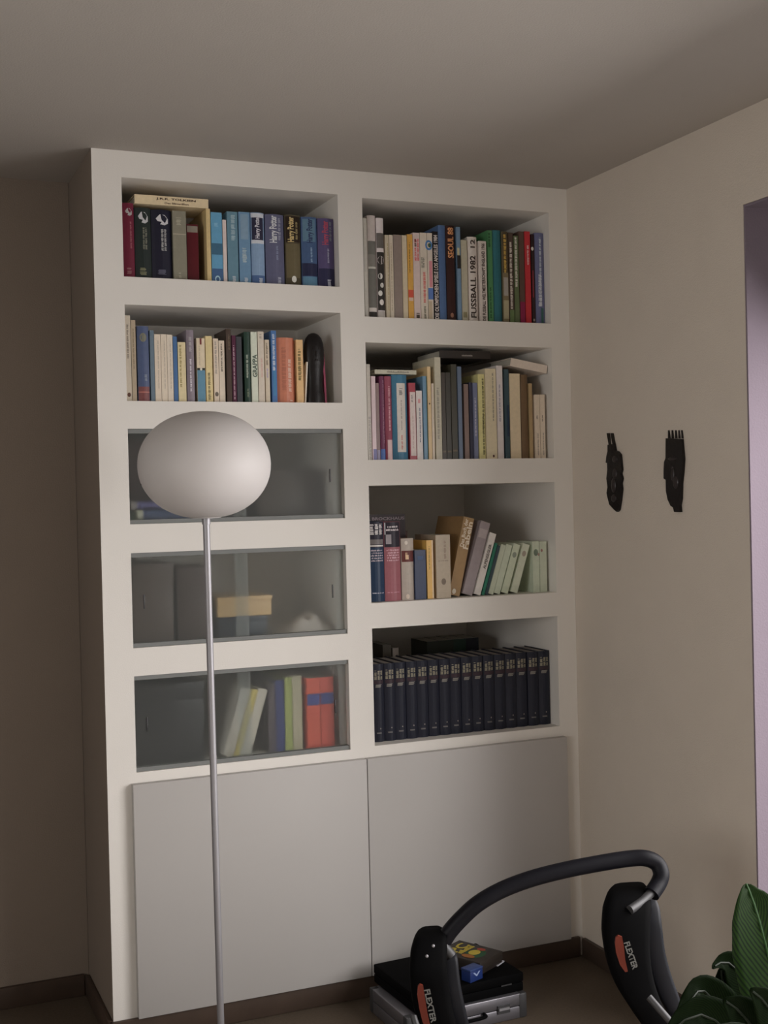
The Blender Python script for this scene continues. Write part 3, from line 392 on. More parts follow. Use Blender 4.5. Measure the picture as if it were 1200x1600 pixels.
  (1.2756,0.0242,0.1631,0.042,0.313,(155, 165, 142),'third from left of four leaning pale green booklets on third right shelf',{'g': 3, 'd': [('dot', (110, 120, 105), 0.78, 0.5, 0.3)]}),
  (1.3102,0.0245,0.1623,0.042,0.313,(158, 165, 145),'rightmost pale green leaning booklet on third right shelf',{'g': 3, 'd': [('dot', (130, 120, 105), 0.8, 0.5, 0.3)]}),
  (1.3936,0.0243,0.1659,0.042,0.000,(152, 162, 142),'upright pale green book with a flower motif on third right shelf',{'d': [('dot', (90, 105, 90), 0.78, 0.5, 0.35), ('dot', (130, 105, 95), 0.74, 0.9, 0.15)]}),
  (1.4198,0.0257,0.1650,0.042,0.000,(150, 158, 138),'upright pale green book at right end of third right shelf',{'d': [('dot', (120, 80, 75), 0.82, 0.3, 0.15)]}),
 ],
 'R4': [
  (0.8277,0.0363,0.2404,0.048,0.000,(20, 23, 36),'navy gilt lexicon volume, leftmost of sixteen on bottom right shelf',{'r': 1, 'lex': 1, 'dep': 0.165}),
  (0.8646,0.0365,0.2405,0.048,0.000,(20, 23, 36),'navy gilt lexicon volume, second from left of sixteen on bottom right shelf',{'r': 1, 'lex': 1, 'dep': 0.165}),
  (0.9018,0.0368,0.2406,0.048,0.000,(20, 23, 36),'navy gilt lexicon volume, third from left of sixteen on bottom right shelf',{'r': 1, 'lex': 1, 'dep': 0.165}),
  (0.9393,0.0371,0.2407,0.048,0.000,(20, 23, 36),'navy gilt lexicon volume, fourth from left of sixteen on bottom right shelf',{'r': 1, 'lex': 1, 'dep': 0.165}),
  (0.9771,0.0374,0.2408,0.048,0.000,(20, 23, 36),'navy gilt lexicon volume, fifth from left of sixteen on bottom right shelf',{'r': 1, 'lex': 1, 'dep': 0.165}),
  (1.0152,0.0377,0.2409,0.048,0.000,(20, 23, 36),'navy gilt lexicon volume, sixth from left of sixteen on bottom right shelf',{'r': 1, 'lex': 1, 'dep': 0.165}),
  (1.0535,0.0380,0.2410,0.048,0.000,(20, 23, 36),'navy gilt lexicon volume, seventh from left of sixteen on bottom right shelf',{'r': 1, 'lex': 1, 'dep': 0.165}),
  (1.0922,0.0383,0.2411,0.048,0.000,(20, 23, 36),'navy gilt lexicon volume, eighth from left of sixteen on bottom right shelf',{'r': 1, 'lex': 1, 'dep': 0.165}),
  (1.1311,0.0386,0.2413,0.048,0.000,(20, 23, 36),'navy gilt lexicon volume, eighth from right of sixteen on bottom right shelf',{'r': 1, 'lex': 1, 'dep': 0.165}),
  (1.1704,0.0389,0.2414,0.048,0.000,(20, 23, 36),'navy gilt lexicon volume, seventh from right of sixteen on bottom right shelf',{'r': 1, 'lex': 1, 'dep': 0.165}),
  (1.2100,0.0392,0.2415,0.048,0.000,(20, 23, 36),'navy gilt lexicon volume, sixth from right of sixteen on bottom right shelf',{'r': 1, 'lex': 1, 'dep': 0.165}),
  (1.2498,0.0395,0.2416,0.048,0.000,(20, 23, 36),'navy gilt lexicon volume, fifth from right of sixteen on bottom right shelf',{'r': 1, 'lex': 1, 'dep': 0.165}),
  (1.2900,0.0398,0.2417,0.048,0.000,(20, 23, 36),'navy gilt lexicon volume, fourth from right of sixteen on bottom right shelf',{'r': 1, 'lex': 1, 'dep': 0.165}),
  (1.3305,0.0402,0.2418,0.048,0.000,(20, 23, 36),'navy gilt lexicon volume, third from right of sixteen on bottom right shelf',{'r': 1, 'lex': 1, 'dep': 0.165}),
  (1.3714,0.0405,0.2419,0.048,0.000,(20, 23, 36),'navy gilt lexicon volume, second from right of sixteen on bottom right shelf',{'r': 1, 'lex': 1, 'dep': 0.165}),
  (1.4125,0.0408,0.2420,0.048,0.000,(20, 23, 36),'navy gilt lexicon volume, rightmost of sixteen on bottom right shelf',{'r': 1, 'lex': 1, 'dep': 0.165}),
 ],
}

CARVING_A = [(-0.2543, 1.657),(-0.2603, 1.6362),(-0.2742, 1.6326),(-0.2868, 1.6233),(-0.29, 1.5998),(-0.2928, 1.5764),(-0.2872, 1.5649),(-0.2944, 1.5501),(-0.2877, 1.5357),(-0.2906, 1.5181),(-0.2826, 1.4831),(-0.2727, 1.4538),(-0.2637, 1.4485),(-0.2493, 1.4553),(-0.2236, 1.4716),(-0.2138, 1.4955),(-0.21, 1.5074),(-0.216, 1.5252),(-0.2106, 1.5521),(-0.217, 1.5787),(-0.2167, 1.5995),(-0.2088, 1.6012),(-0.2132, 1.6204),(-0.2202, 1.635),(-0.221, 1.6557)]
CARVING_A_TINES = [(-0.2063, 1.6927),(-0.2234, 1.6918),(-0.2331, 1.6397),(-0.2204, 1.6403),(-0.2276, 1.6915),(-0.2435, 1.6906),(-0.2603, 1.6356),(-0.2415, 1.6382)]
CARVING_B = [(-0.5213, 1.6598),(-0.5198, 1.6302),(-0.5184, 1.6027),(-0.5107, 1.5919),(-0.5081, 1.5699),(-0.5073, 1.5451),(-0.5172, 1.5407),(-0.5171, 1.509),(-0.5245, 1.4841),(-0.5375, 1.4662),(-0.5487, 1.462),(-0.5541, 1.4484),(-0.5809, 1.4484),(-0.5788, 1.4674),(-0.5852, 1.4863),(-0.588, 1.5296),(-0.5942, 1.5565),(-0.5959, 1.5673),(-0.6, 1.5968),(-0.5966, 1.6294),(-0.5939, 1.6538)]
CARVING_B_TINES = [(-0.523, 1.6828),(-0.5294, 1.6825),(-0.5341, 1.6586),(-0.5218, 1.6593),(-0.5399, 1.6818),(-0.5462, 1.6815),(-0.5499, 1.6578),(-0.5386, 1.6584),(-0.5565, 1.6809),(-0.5624, 1.6805),(-0.5656, 1.6569),(-0.5553, 1.6575),(-0.5713, 1.68),(-0.5766, 1.6797),(-0.5803, 1.6561),(-0.571, 1.6566),(-0.5842, 1.6792),(-0.5904, 1.6788),(-0.594, 1.6554),(-0.5852, 1.6559)]
CARVING_RELIEF = [(-0.5503, 1.5755),(-0.5645, 1.5328),(-0.5334, 1.6131),(-0.2587, 1.5657),(-0.2603, 1.6097)]
BAR_FOAM = [(0.632, -0.8336, 0.4585),(0.6451, -0.8389, 0.4793),(0.6724, -0.85, 0.5105),(0.7096, -0.8653, 0.5444),(0.7666, -0.8782, 0.5717),(0.8352, -0.8961, 0.5928),(0.911, -0.9171, 0.6078),(0.9872, -0.9383, 0.6183),(1.0638, -0.9598, 0.6259),(1.1036, -0.9765, 0.6264),(1.1288, -0.9874, 0.6134),(1.1322, -0.9999, 0.5916),(1.1201, -1.0059, 0.5719),(1.0923, -1.0161, 0.5528)]
BAR_END_R = [(1.0997, -1.0137, 0.5602),(1.0608, -1.0246, 0.5432),(1.0156, -1.0382, 0.5329)]
BAR_END_L = [(0.6335, -0.8342, 0.463),(0.6205, -0.8397, 0.4502),(0.6046, -0.8548, 0.4381)]
ROCKER_R_FRONT = [(1.0835, -0.9634, 0.5607, 0.0093),(1.072, -0.9749, 0.5609, 0.0261),(1.0569, -0.9902, 0.5598, 0.0389),(1.0368, -1.0144, 0.5529, 0.0506),(1.0148, -1.0379, 0.5284, 0.0575),(0.9995, -1.0537, 0.4834, 0.0571),(0.9964, -1.064, 0.4278, 0.0525),(1.0085, -1.0698, 0.3683, 0.0466),(1.0296, -1.0794, 0.316, 0.0399),(1.0627, -1.0832, 0.2593, 0.0356),(1.1091, -1.0929, 0.1795, 0.0313),(1.167, -1.0969, 0.0791, 0.027),(1.2225, -1.089, -0.0123, 0.0212),(1.2535, -1.081, -0.0689, 0.0152)]
ROCKER_R_BACK = [(1.1142, -0.9713, 0.5352, 0.0139),(1.1057, -0.9896, 0.5232, 0.0192),(1.1007, -0.9986, 0.5051, 0.0252),(1.0981, -1.0088, 0.4687, 0.0252),(1.1036, -1.0118, 0.4076, 0.0252),(1.1168, -1.0181, 0.3463, 0.0259),(1.1317, -1.025, 0.3002, 0.0252),(1.1408, -1.0292, 0.2725, 0.0206),(1.1523, -1.0236, 0.2345, 0.0153)]
ROCKER_L_FRONT = [(0.6104, -0.8079, 0.4827, 0.0068),(0.6054, -0.822, 0.4834, 0.0204),(0.5962, -0.8399, 0.4814, 0.0301),(0.5819, -0.8665, 0.4756, 0.0372),(0.5701, -0.8835, 0.4533, 0.0429),(0.5594, -0.9011, 0.4167, 0.044),(0.5626, -0.9032, 0.3579, 0.0448),(0.5726, -0.9081, 0.2989, 0.044),(0.5979, -0.9089, 0.2204, 0.0398),(0.6369, -0.9049, 0.1216, 0.0341),(0.677, -0.8904, 0.0315, 0.027),(0.7142, -0.8637, -0.0501, 0.0167)]
ROCKER_L_BACK = [(0.6314, -0.8336, 0.4358, 0.0167),(0.6331, -0.8453, 0.4272, 0.0219),(0.6319, -0.8558, 0.4143, 0.0226),(0.6303, -0.8666, 0.3625, 0.024),(0.6384, -0.8708, 0.3023, 0.0255),(0.655, -0.8677, 0.2377, 0.0256),(0.6921, -0.8629, 0.1374, 0.0197)]
DECAL_R = [(0.9505, -1.0871, 0.4989),(0.9585, -1.0905, 0.4957),(0.9619, -1.0923, 0.4723),(0.9638, -1.0934, 0.4431),(0.9685, -1.0957, 0.4168),(0.9631, -1.0935, 0.4154),(0.9528, -1.0889, 0.4317),(0.9454, -1.0855, 0.4582),(0.9433, -1.0843, 0.4815),(0.945, -1.0849, 0.4946)]
DECAL_L = [(0.5235, -0.9295, 0.4065),(0.5301, -0.9323, 0.4034),(0.5334, -0.9341, 0.3744),(0.5378, -0.9364, 0.3381),(0.5448, -0.9398, 0.2988),(0.5354, -0.9359, 0.2991),(0.5267, -0.9319, 0.3224),(0.5208, -0.929, 0.353),(0.5176, -0.9273, 0.382),(0.5194, -0.9278, 0.4022)]
TXT_R = [(0.9619, -1.103, 0.4875),(0.9791, -1.111, 0.426)]
TXT_L = [(0.5338, -0.9448, 0.3985),(0.5465, -0.9511, 0.3232)]
LOW_TUBE = [(0.9998, -1.1313, 0.3655),(1.0151, -1.1598, 0.3385),(1.042, -1.1716, 0.3034),(1.1107, -1.18, 0.2223),(1.1607, -1.1587, 0.1373)]
LOW_TUBE_L = [(0.5084, -0.924, 0.3345),(0.5116, -0.9365, 0.3125),(0.5407, -0.9387, 0.2439),(0.5924, -0.9187, 0.1222)]
SCREWS = [(0.5522, -0.9084, 0.4586),(0.5663, -0.9141, 0.4817)]
LEAVES = [[(0.9649, -1.6584, 0.4537, 0.0166), (0.9224, -1.6719, 0.5384, 0.0516), (0.8924, -1.68, 0.6171, 0.0698), (0.8735, -1.682, 0.6851, 0.0671), (0.8687, -1.6685, 0.734, 0.05), (0.8709, -1.6474, 0.765, 0.0235), (0.8769, -1.628, 0.7788, 0.0012)],
 [(1.0269, -1.5548, 0.4117, 0.01), (0.9831, -1.5352, 0.5004, 0.035), (0.9435, -1.5286, 0.5615, 0.0423), (0.9126, -1.526, 0.5921, 0.0236), (0.888, -1.5264, 0.5951, 0.0099), (0.8713, -1.5303, 0.5893, 0.0012)],
 [(1.0116, -1.5162, 0.3737, 0.0127), (0.9608, -1.5044, 0.4677, 0.0403), (0.93, -1.5017, 0.5166, 0.0352), (0.913, -1.5049, 0.5522, 0.0175), (0.9061, -1.5125, 0.5786, 0.0025)],
 [(0.966, -1.5514, 0.3599, 0.0099), (0.9098, -1.5482, 0.4567, 0.032), (0.8649, -1.55, 0.5274, 0.0415), (0.8308, -1.5569, 0.5628, 0.0314), (0.8028, -1.5668, 0.5665, 0.0216), (0.7701, -1.5749, 0.5418, 0.0143), (0.74, -1.5841, 0.5224, 0.0024)],
 [(0.9112, -1.6362, 0.4075, 0.0095), (0.8496, -1.6418, 0.4816, 0.0305), (0.7941, -1.6502, 0.5423, 0.0394), (0.7503, -1.6531, 0.569, 0.0344), (0.7031, -1.6549, 0.5635, 0.0205), (0.6676, -1.6619, 0.5456, 0.0023)],
 [(0.9101, -1.6898, 0.4306, 0.0116), (0.8463, -1.7161, 0.5121, 0.0387), (0.7987, -1.7278, 0.5713, 0.0426), (0.7639, -1.7343, 0.6082, 0.0267), (0.7375, -1.7338, 0.6273, 0.0022)],
 [(0.9077, -1.7427, 0.4537, 0.0114), (0.8629, -1.7554, 0.536, 0.0404), (0.8269, -1.7612, 0.59, 0.04), (0.7986, -1.7596, 0.628, 0.0221), (0.7742, -1.7599, 0.648, 0.0022)],
 [(0.7936, -1.8025, 0.5028, 0.0109), (0.7382, -1.8219, 0.5546, 0.0319), (0.6791, -1.8397, 0.6052, 0.0355), (0.6207, -1.8581, 0.629, 0.0225), (0.5691, -1.8689, 0.6281, 0.002)]]
PLANT_BASE = [(0.9437, -1.6501, 0.3948)]
BEHIND_R4 = [(1.1275, 0.3, 1.0208),(1.1823, 0.3, 1.0215),(1.216, 0.3, 1.0214),(1.2716, 0.3, 1.0199),(1.3324, 0.3, 1.005)]
R4_MISC = [(0.9862, 0.32, 1.0112),(1.037, 0.32, 0.9927),(0.9479, 0.3, 1.0116),(0.9704, 0.3, 0.9952)]

def cover_shape(bm, w_, d, h, r, t):
    """boards and spine in one piece; r is how far the spine bulges forward"""
    n = 6 if r else 1
    out = []; inn = []
    for i in range(n+1):
        a = i/n; x = a*w_; y = r*(1-math.sin(math.pi*a)) if r else 0
        out.append((x, y))
    for i in range(n+1):
        a = i/n; x = t+a*(w_-2*t); y = (r*(1-math.sin(math.pi*a)) if r else 0)+t
        inn.append((x, y))
    O = [(0, d)]+out+[(w_, d)]; I = [(t, d)]+inn+[(w_-t, d)]
    V = {}
    for z in (0, h):
        V[z] = ([bm.verts.new((x, y, z)) for x, y in O], [bm.verts.new((x, y, z)) for x, y in I])
    L = len(O)
    for i in range(L-1):
        bm.faces.new((V[0][0][i], V[0][0][i+1], V[h][0][i+1], V[h][0][i])); bm.faces.new((V[0][1][i+1], V[0][1][i], V[h][1][i], V[h][1][i+1]))
        for z in (0, h): bm.faces.new((V[z][0][i], V[z][1][i], V[z][1][i+1], V[z][0][i+1]))
    for i in (0, L-1): bm.faces.new((V[0][0][i], V[h][0][i], V[h][1][i], V[0][1][i]))
def spine_y(xf, r, w_): return r*(1-math.sin(math.pi*min(1, max(0, xf)))) if r else 0
def patch(bm, w_, r, x0, x1, z0, z1, e):
    """printed patch following the curve of the spine"""
    n = 6 if r else 1; prev = None
    for i in range(n+1):
        xf = x0+(x1-x0)*i/n; y = spine_y(xf, r, w_)-e
        a = bm.verts.new((xf*w_, y, z0)); b_ = bm.verts.new((xf*w_, y, z1))
        if prev: bm.faces.new((prev[0], a, b_, prev[1]))
        prev = (a, b_)
LEX = []
def build_book(x, w_, h, s, th, col, label, o, z, depth=None, name='book', group=None, parent_rot=None):
    d = o.get('dep') or depth
    rnd = o.get('r', 0); r = (.16*w_ if w_ > .02 else .1*w_) if rnd else 0
    if th: loc = (x+.0, s, z+w_*math.sin(th)+.0006)
    else: loc = (x, s, z+.0004)
    root = empty(name, loc, (0, th, 0))
    tag(root, label, 'book', group)
    t = .0022 if rnd else .0008
    t = min(t, w_*.2)
    bm = bmesh.new(); cover_shape(bm, w_, d, h, r, t)
    from_bm('cover', bm, book_mat(col, .4 if rnd else .35), root)
    ins = .0035 if rnd else .0005
    bm = bmesh.new(); bx(bm, t+.0001, w_-t-.0001, r+t+.0002, d-ins-.0006, ins, h-ins)
    from_bm('pages', bm, M_OLDPAGES if rnd else M_PAGES, root)
    e = .0003
    for q in o.get('d', ()):
        k = q[0]; e += .00012
        if k == 'b':
            _, c, z0, z1, x0, x1 = q
            bm = bmesh.new(); patch(bm, w_, r, max(.02, x0), min(.98, x1), max(z0, .003)*h, min(z1, .997)*h, e); from_bm('spine_panel', bm, book_mat(c), root)
        elif k == 's' or k == 'h':
            bm = bmesh.new()
            if k == 's':
                _, c, z0, z1, xc, hw, lines = q
                rs = random.Random(hash((round(x, 3), z0, z1, xc)) & 0xffff)
                lw = hw/lines
                for li in range(lines):
                    xa = xc-hw/2+li*lw; zz = z0*h
                    while zz < z1*h:
                        wl = rs.uniform(.006, .016); ze = min(zz+wl, z1*h)
                        yy = zz
                        while yy < ze:                     # strokes of the small print
                            st = rs.uniform(.0011, .0022); p0 = xa+rs.uniform(0, .12)*lw; p1 = xa+lw*rs.uniform(.62, .86)
                            patch(bm, w_, r, max(.03, p0), min(.97, p1), yy, min(yy+st, ze+.0006), e); yy += st+rs.uniform(.0005, .001)
                        zz = ze+rs.uniform(.002, .004)
            else:
                _, c, z0, z1, lines = q
                rs = random.Random(hash((round(x, 3), z0)) & 0xffff)
                lh = (z1-z0)*h/lines
                for li in range(lines):
                    za = z0*h+li*lh; xx = .1+rs.uniform(0, .1)
                    while xx < .88:
                        wl = rs.uniform(.03, .06); patch(bm, w_, r, xx, min(xx+wl, .9), za+.15*lh, za+lh*rs.uniform(.55, .8), e); xx += wl+rs.choice((.015, .015, .05))
            if len(bm.faces): from_bm('small_print', bm, book_mat(c), root)
            else: bm.free()
        elif k == 't':
            _, t_, c, z0, z1, xc, hw = q
            o2 = put_text(t_, (xc*w_, 0, (z0+z1)/2*h), (0, 0, 1), (-1, 0, 0), (z1-z0)*h, hw*w_, book_mat(c), root, 'title')
            if r:                                   # long strokes need points of their own to follow the round spine
                b2 = bmesh.new(); b2.from_mesh(o2.data)
                for i in range(1, 12): bmesh.ops.bisect_plane(b2, geom=b2.verts[:]+b2.edges[:]+b2.faces[:], plane_co=(w_*i/12, 0, 0), plane_no=(1, 0, 0))
                b2.to_mesh(o2.data); b2.free()
            for v in o2.data.vertices: v.co.y += spine_y(v.co.x/w_, r, w_)-e-.0004-v.co.y
        elif k in ('dot', 'ring', 'leaf'):
            bm = bmesh.new()
            c = q[1]
            if k == 'leaf':
                z0, z1 = q[2]*h, q[3]*h; cx = .52*w_
                pts = [(-.30, .62), (-.12, 1), (.12, .98), (.30, .62), (.30, .2), (.12, .0), (-.1, .08), (-.02, .3), (-.22, .38)]
                vs = [bm.verts.new((cx+a*w_, spine_y(.52+a, r, w_)-e, z0+b_*(z1-z0))) for a, b_ in pts]; bm.faces.new(vs)
            else:
                _, c, zf, xf, rf_ = q; n = 14; R_ = rf_*w_
                def ringv(R): return [bm.verts.new((xf*w_+R*math.cos(2*math.pi*i/n), spine_y(xf+rf_*math.cos(2*math.pi*i/n)*(R/R_), r, w_)-e, zf*h+R*math.sin(2*math.pi*i/n)*1.3)) for i in range(n)]
                if k == 'dot': bm.faces.new(ringv(R_))
                else:
                    A = ringv(R_); B = ringv(R_*.6)
                    for i in range(n): bm.faces.new((A[i], A[(i+1) % n], B[(i+1) % n], B[i]))
            from_bm('spine_emblem', bm, book_mat(c), root)
    return root
def build_lexicon(rows, z):
    """sixteen alike volumes: one is built, the others are copies of it and of its parts"""
    x, w_, h, s, th, col, label, o = rows[0]; w_ = .0366; h = .2405
    GOLD = (118, 112, 92)
    o = {'dep': .165, 'r': 1, 'd': [('b', (42, 28, 36), .745, .79, .06, .94), ('s', GOLD, .80, .915, .5, .8, 3), ('s', (105, 102, 95), .70, .735, .5, .7, 1), ('s', (85, 82, 80), .105, .125, .5, .6, 1), ('dot', (110, 100, 95), .17, .55, .05)]}
    first = None
    for i, rw in enumerate(rows):
        if first is None:
            first = build_book(rw[0], w_, h, rw[3], 0, rw[5], rw[6], o, z, name='lexicon_volume', group=GROUPS['R4']); r = first
        else:
            r = first.copy(); COL.objects.link(r)
            for ch in first.children:
                c = ch.copy(); COL.objects.link(c); c.parent = r
            r['label'] = rw[6]
        r.location = (rw[0], rw[3]+random.uniform(-.0015, .0015), z+.0004); r.scale = ((rw[1]-.0004)/w_, 1, 1)
for key, rows in SHELF_BOOKS.items():
    if key == 'R4': build_lexicon(rows, SHELF_Z[key]); continue
    rs = random.Random(key); ILL = {'L1': .66, 'L2': .56, 'R1': .46, 'R2': .48, 'R3': .50}[key]
    for rw in rows:
        dep = {'L1': .145, 'L2': .135, 'R1': .20, 'R2': .18, 'R3': .17}[key]*rs.uniform(.92, 1.08)
        x, w_, h, s, th, col, label, o = rw
        build_book(x, w_, h, s, th, col, label, o, SHELF_Z[key], dep, group=GROUPS[key])

ILL = .50
def lying(name, label, x0, x1, y0, y1, z0, t, col, group, rot=0, parts=(), spine='front', pages=None):
    """a book lying flat: boards above and below, spine towards the room"""
    root = tag(empty(name, ((x0+x1)/2, y0, z0), (0, rot, 0)), label, 'book', group)
    hw = (x1-x0)/2; d = y1-y0; b = .002
    bm = bmesh.new(); bx(bm, -hw, hw, 0, d, 0, b); bx(bm, -hw, hw, 0, d, t-b, t); bx(bm, -hw, hw, 0, b, b, t-b)
    from_bm('cover', bm, book_mat(col), root)
    bm = bmesh.new(); bx(bm, -hw+.003, hw-.003, b+.0003, d-.003, b+.0002, t-b-.0002)
    from_bm('pages', bm, pages or M_PAGES, root)
    return root, hw
t1, hw = lying('book', 'cream book lying sideways on top of the crested hardbacks on top left shelf', .1235, .3375, .0285, .165, 2.3579, .026, (200, 180, 140), GROUPS['L1'])
put_text('J.R.R. TOLKIEN', (.012, -.0006, .0172), (1, 0, 0), (0, 0, 1), .115, .0075, book_mat((45, 25, 20)), t1, 'title')
put_text('Das Silmarillion', (.014, -.0006, .0065), (1, 0, 0), (0, 0, 1), .07, .0055, book_mat((85, 70, 55)), t1, 'title')
r_ = lying('book', 'pale grey book lying flat over the purple and blue books on second right shelf', .850, .990, .034, .20, 1.889, .013, (150, 148, 130), GROUPS['R2'], 0)[0]
bm = bmesh.new()
for i in range(22): bx(bm, -.03+i*.0034, -.0276+i*.0034, -.0005, -.0001, .004, .004+random.uniform(.003, .006))
from_bm('small_print', bm, book_mat((110, 105, 92)), r_)
r_ = lying('book', 'blackish brown book lying across the dark books under the ceiling of second right shelf', 1.081, 1.262, .055, .23, 1.9455, .024, (42, 36, 32), GROUPS['R2'], 0)[0]
bm = bmesh.new()
for i in range(12): bx(bm, -.012+i*.0032, -.0096+i*.0032, -.0005, -.0001, .007, .007+random.uniform(.003, .005))
from_bm('small_print', bm, book_mat((120, 115, 108)), r_)
r_ = lying('book', 'pale thick paperback slanting over the beige and brown books on second right shelf', 1.3165, 1.452, .024, .17, 1.9085, .026, (178, 165, 152), GROUPS['R2'], math.radians(9.5))[0]
r_.location = (1.383, .024, 1.9105)
# slim volume behind, lettered band above the two encyclopedia spines
r_ = tag(empty('book', (.835, .215, 1.1894)), 'black book with faded title standing behind the navy and pink encyclopedia volumes', 'book', GROUPS['R3'])
bm = bmesh.new(); cover_shape(bm, .185, .02, .265, 0, .0015); from_bm('cover', bm, book_mat((48, 38, 42)), r_)
box('pages', (.0018, .1832, .0018, .019, .001, .264), M_PAGES, r_)
put_text('DER BROCKHAUS', (.105, -.0004, .2515), (1, 0, 0), (0, 0, 1), .155, .010, book_mat((115, 102, 108)), r_, 'title')
def back_book(label, x, w_, y, h, z, col, grp, dep=.13, th=0):
    return build_book(x, w_, h, y, th, col, label, {'r': 0}, z, dep, group=grp)
back_book('olive grey book in back row above the grey red-banded hardback', .985, .034, .245, .232, 1.189, (112, 110, 92), GROUPS['R3'])
back_book('small brown book in back row right of the olive grey one', 1.024, .016, .245, .208, 1.189, (80, 45, 38), GROUPS['R3'])
xs = [p[0] for p in BEHIND_R4]
bw = (xs[-1]-xs[0])/4
for i, (c, d_) in enumerate((((28, 32, 24), 'leftmost green black'), ((30, 36, 28), 'second green black'), ((24, 42, 34), 'third dark green'), ((22, 24, 30), 'rightmost black'))):
    back_book(d_+' book of the row standing behind the lexicon volumes', xs[0]+i*bw, bw-.001, .30+.006*i, .265, .7556, c, 'books behind the lexicon volumes')
back_book('brown red book standing behind the leftmost lexicon volumes', .862, .034, .30, .252, .7556, (72, 42, 40), 'books behind the lexicon volumes')
back_book('dark olive book standing behind the third lexicon volume', .975, .030, .32, .262, .7556, (52, 44, 28), 'books behind the lexicon volumes')
back_book('small grey white book beside the dark olive one behind the lexicon volumes', 1.010, .022, .32, .250, .7556, (120, 110, 100), 'books behind the lexicon volumes')

# carved dark wooden figure at the end of the second left shelf
fig = tag(empty('wooden_figure', (.6600, .055, 1.7964)), 'dark carved wooden figure with domed head at right end of second left shelf', 'figurine')
prof = [(0, 0), (.030, 0), (.0305, .02), (.028, .035), (.0265, .05), (.026, .065), (.027, .085), (.029, .10), (.031, .12), (.0325, .14), (.0325, .162), (.030, .182), (.025, .198), (.016, .209), (.007, .2135), (0, .2145)]
lathe('body', prof, M_CARVE, fig, 20).scale = (1, .7, 1)
bm = bmesh.new()
for sx in (-1, 1): bmesh.ops.create_uvsphere(bm, u_segments=8, v_segments=6, radius=.0035, matrix=Matrix.Translation((sx*.009, -.0195, .166)))
bmesh.ops.create_uvsphere(bm, u_segments=8, v_segments=6, radius=.0045, matrix=Matrix.Translation((0, -.021, .15)) @ Matrix.Scale(2.2, 4, (0, 0, 1)))
bmesh.ops.create_uvsphere(bm, u_segments=8, v_segments=6, radius=.0045, matrix=Matrix.Translation((0, -.019, .13)) @ Matrix.Scale(2, 4, (1, 0, 0)))
from_bm('carved_face', bm, M_CARVE, fig, True)
bk = tag(empty('booklet', (.6215, .036, 1.7964), (0, math.radians(4), 0)), 'thin white booklet leaning between sandy paperback and wooden figure', 'booklet')
box('cover', (0, .004, 0, .11, .0005, .125), book_mat((175, 168, 155)), bk)
bk = tag(empty('folder', (.6915, .05, 1.7970), (0, math.radians(-2), 0)), 'magenta folder leaning right of the wooden figure', 'folder')
bm = bmesh.new(); prism(bm, [(0, 0), (.11, 0), (.11, .13), (.004, .155), (0, .15)], 0, 0, .006); from_bm('cover', bm, book_mat((130, 42, 70)), bk)
box('sheets', (.006, .0072, .004, .106, .002, .128), M_PAGES, bk)

# ------------------------------------------------------------------ things behind the frosted panes
def crate(name, label, cat, x0, x1, y0, y1, z0, z1, col, lid=None, group=None):
    r = tag(empty(name, ((x0+x1)/2, (y0+y1)/2, z0)), label, cat, group)
    hx, hy_ = (x1-x0)/2, (y1-y0)/2; h = z1-z0; k = h*.78
    box('body', (-hx+.002, hx-.002, -hy_+.002, hy_-.002, .0005, k), book_mat(col), r, .002)
    box('lid', (-hx, hx, -hy_, hy_, k+.0002, h), book_mat(lid or col), r, .002)
    return r
G3 = 'things behind the frosted panes'
crate('box', 'dark brown box behind upper frosted pane right half', 'box', .50, .70, .12, .30, 1.4505, 1.60, (58, 50, 44))
crate('box', 'brown box behind left half of middle frosted pane', 'box', .095, .215, .05, .25, 1.1025, 1.335, (60, 50, 45))
crate('box', 'reddish brown box beside the brown one behind middle frosted pane', 'box', .225, .33, .06, .25, 1.1025, 1.32, (52, 42, 39))
crate('box', 'dark blue box carrying the ochre carton behind middle frosted pane', 'box', .345, .50, .06, .22, 1.1025, 1.166, (38, 46, 56))
crate('carton', 'ochre carton on top of a dark blue box behind middle frosted pane', 'carton', .345, .512, .055, .21, 1.1665, 1.226, (170, 140, 95))
crate('box', 'blackish box behind left half of lower frosted pane', 'box', .095, .30, .06, .30, .7525, .985, (22, 22, 25))
# crumpled white cloth
cl = bmesh.new(); bmesh.ops.create_icosphere(cl, subdivisions=4, radius=1)
rs = random.Random(3)
hb = [(rs.uniform(-.8, .8), rs.uniform(-.6, .6), rs.uniform(.25, .5), rs.uniform(.5, 1)) for _ in range(9)]
for v in cl.verts:
    x, y, z = v.co; bump = sum(a*math.exp(-((x-px_)**2+(y-py_)**2)/(s_*s_*.4)) for px_, py_, s_, a in hb)
    zz = max(z, -.15)
    v.co = Vector((x*.078, y*.06, (zz+.15)*.048*(0.35+.5*bump)+.0006))
cw = from_bm('crumpled_cloth', cl, book_mat((205, 198, 190)), None, True); cw.location = (.645, .12, 1.1026)
tag(cw, 'crumpled white cloth behind right half of middle frosted pane', 'cloth')
bb = build_book
bb(.349, .030, .205, .05, math.radians(17.5), (200, 195, 185), 'white binder leaning right behind lower frosted pane', {}, .7526, .2, group=G3)
bb(.3822, .018, .202, .05, math.radians(17.5), (165, 150, 80), 'yellow green book leaning between two white binders behind lower frosted pane', {}, .7526, .2, group=G3)
bb(.404, .028, .200, .05, math.radians(17.0), (190, 185, 172), 'second white binder, leaning right of the yellow green book behind lower frosted pane', {}, .7526, .2, group=G3)
bb(.494, .022, .205, .06, 0, (68, 60, 66), 'dark mauve book upright behind lower frosted pane', {}, .7526, .2, group=G3)
bb(.518, .026, .215, .06, 0, (38, 46, 95), 'dark blue book upright behind lower frosted pane', {}, .7526, .2, group=G3)
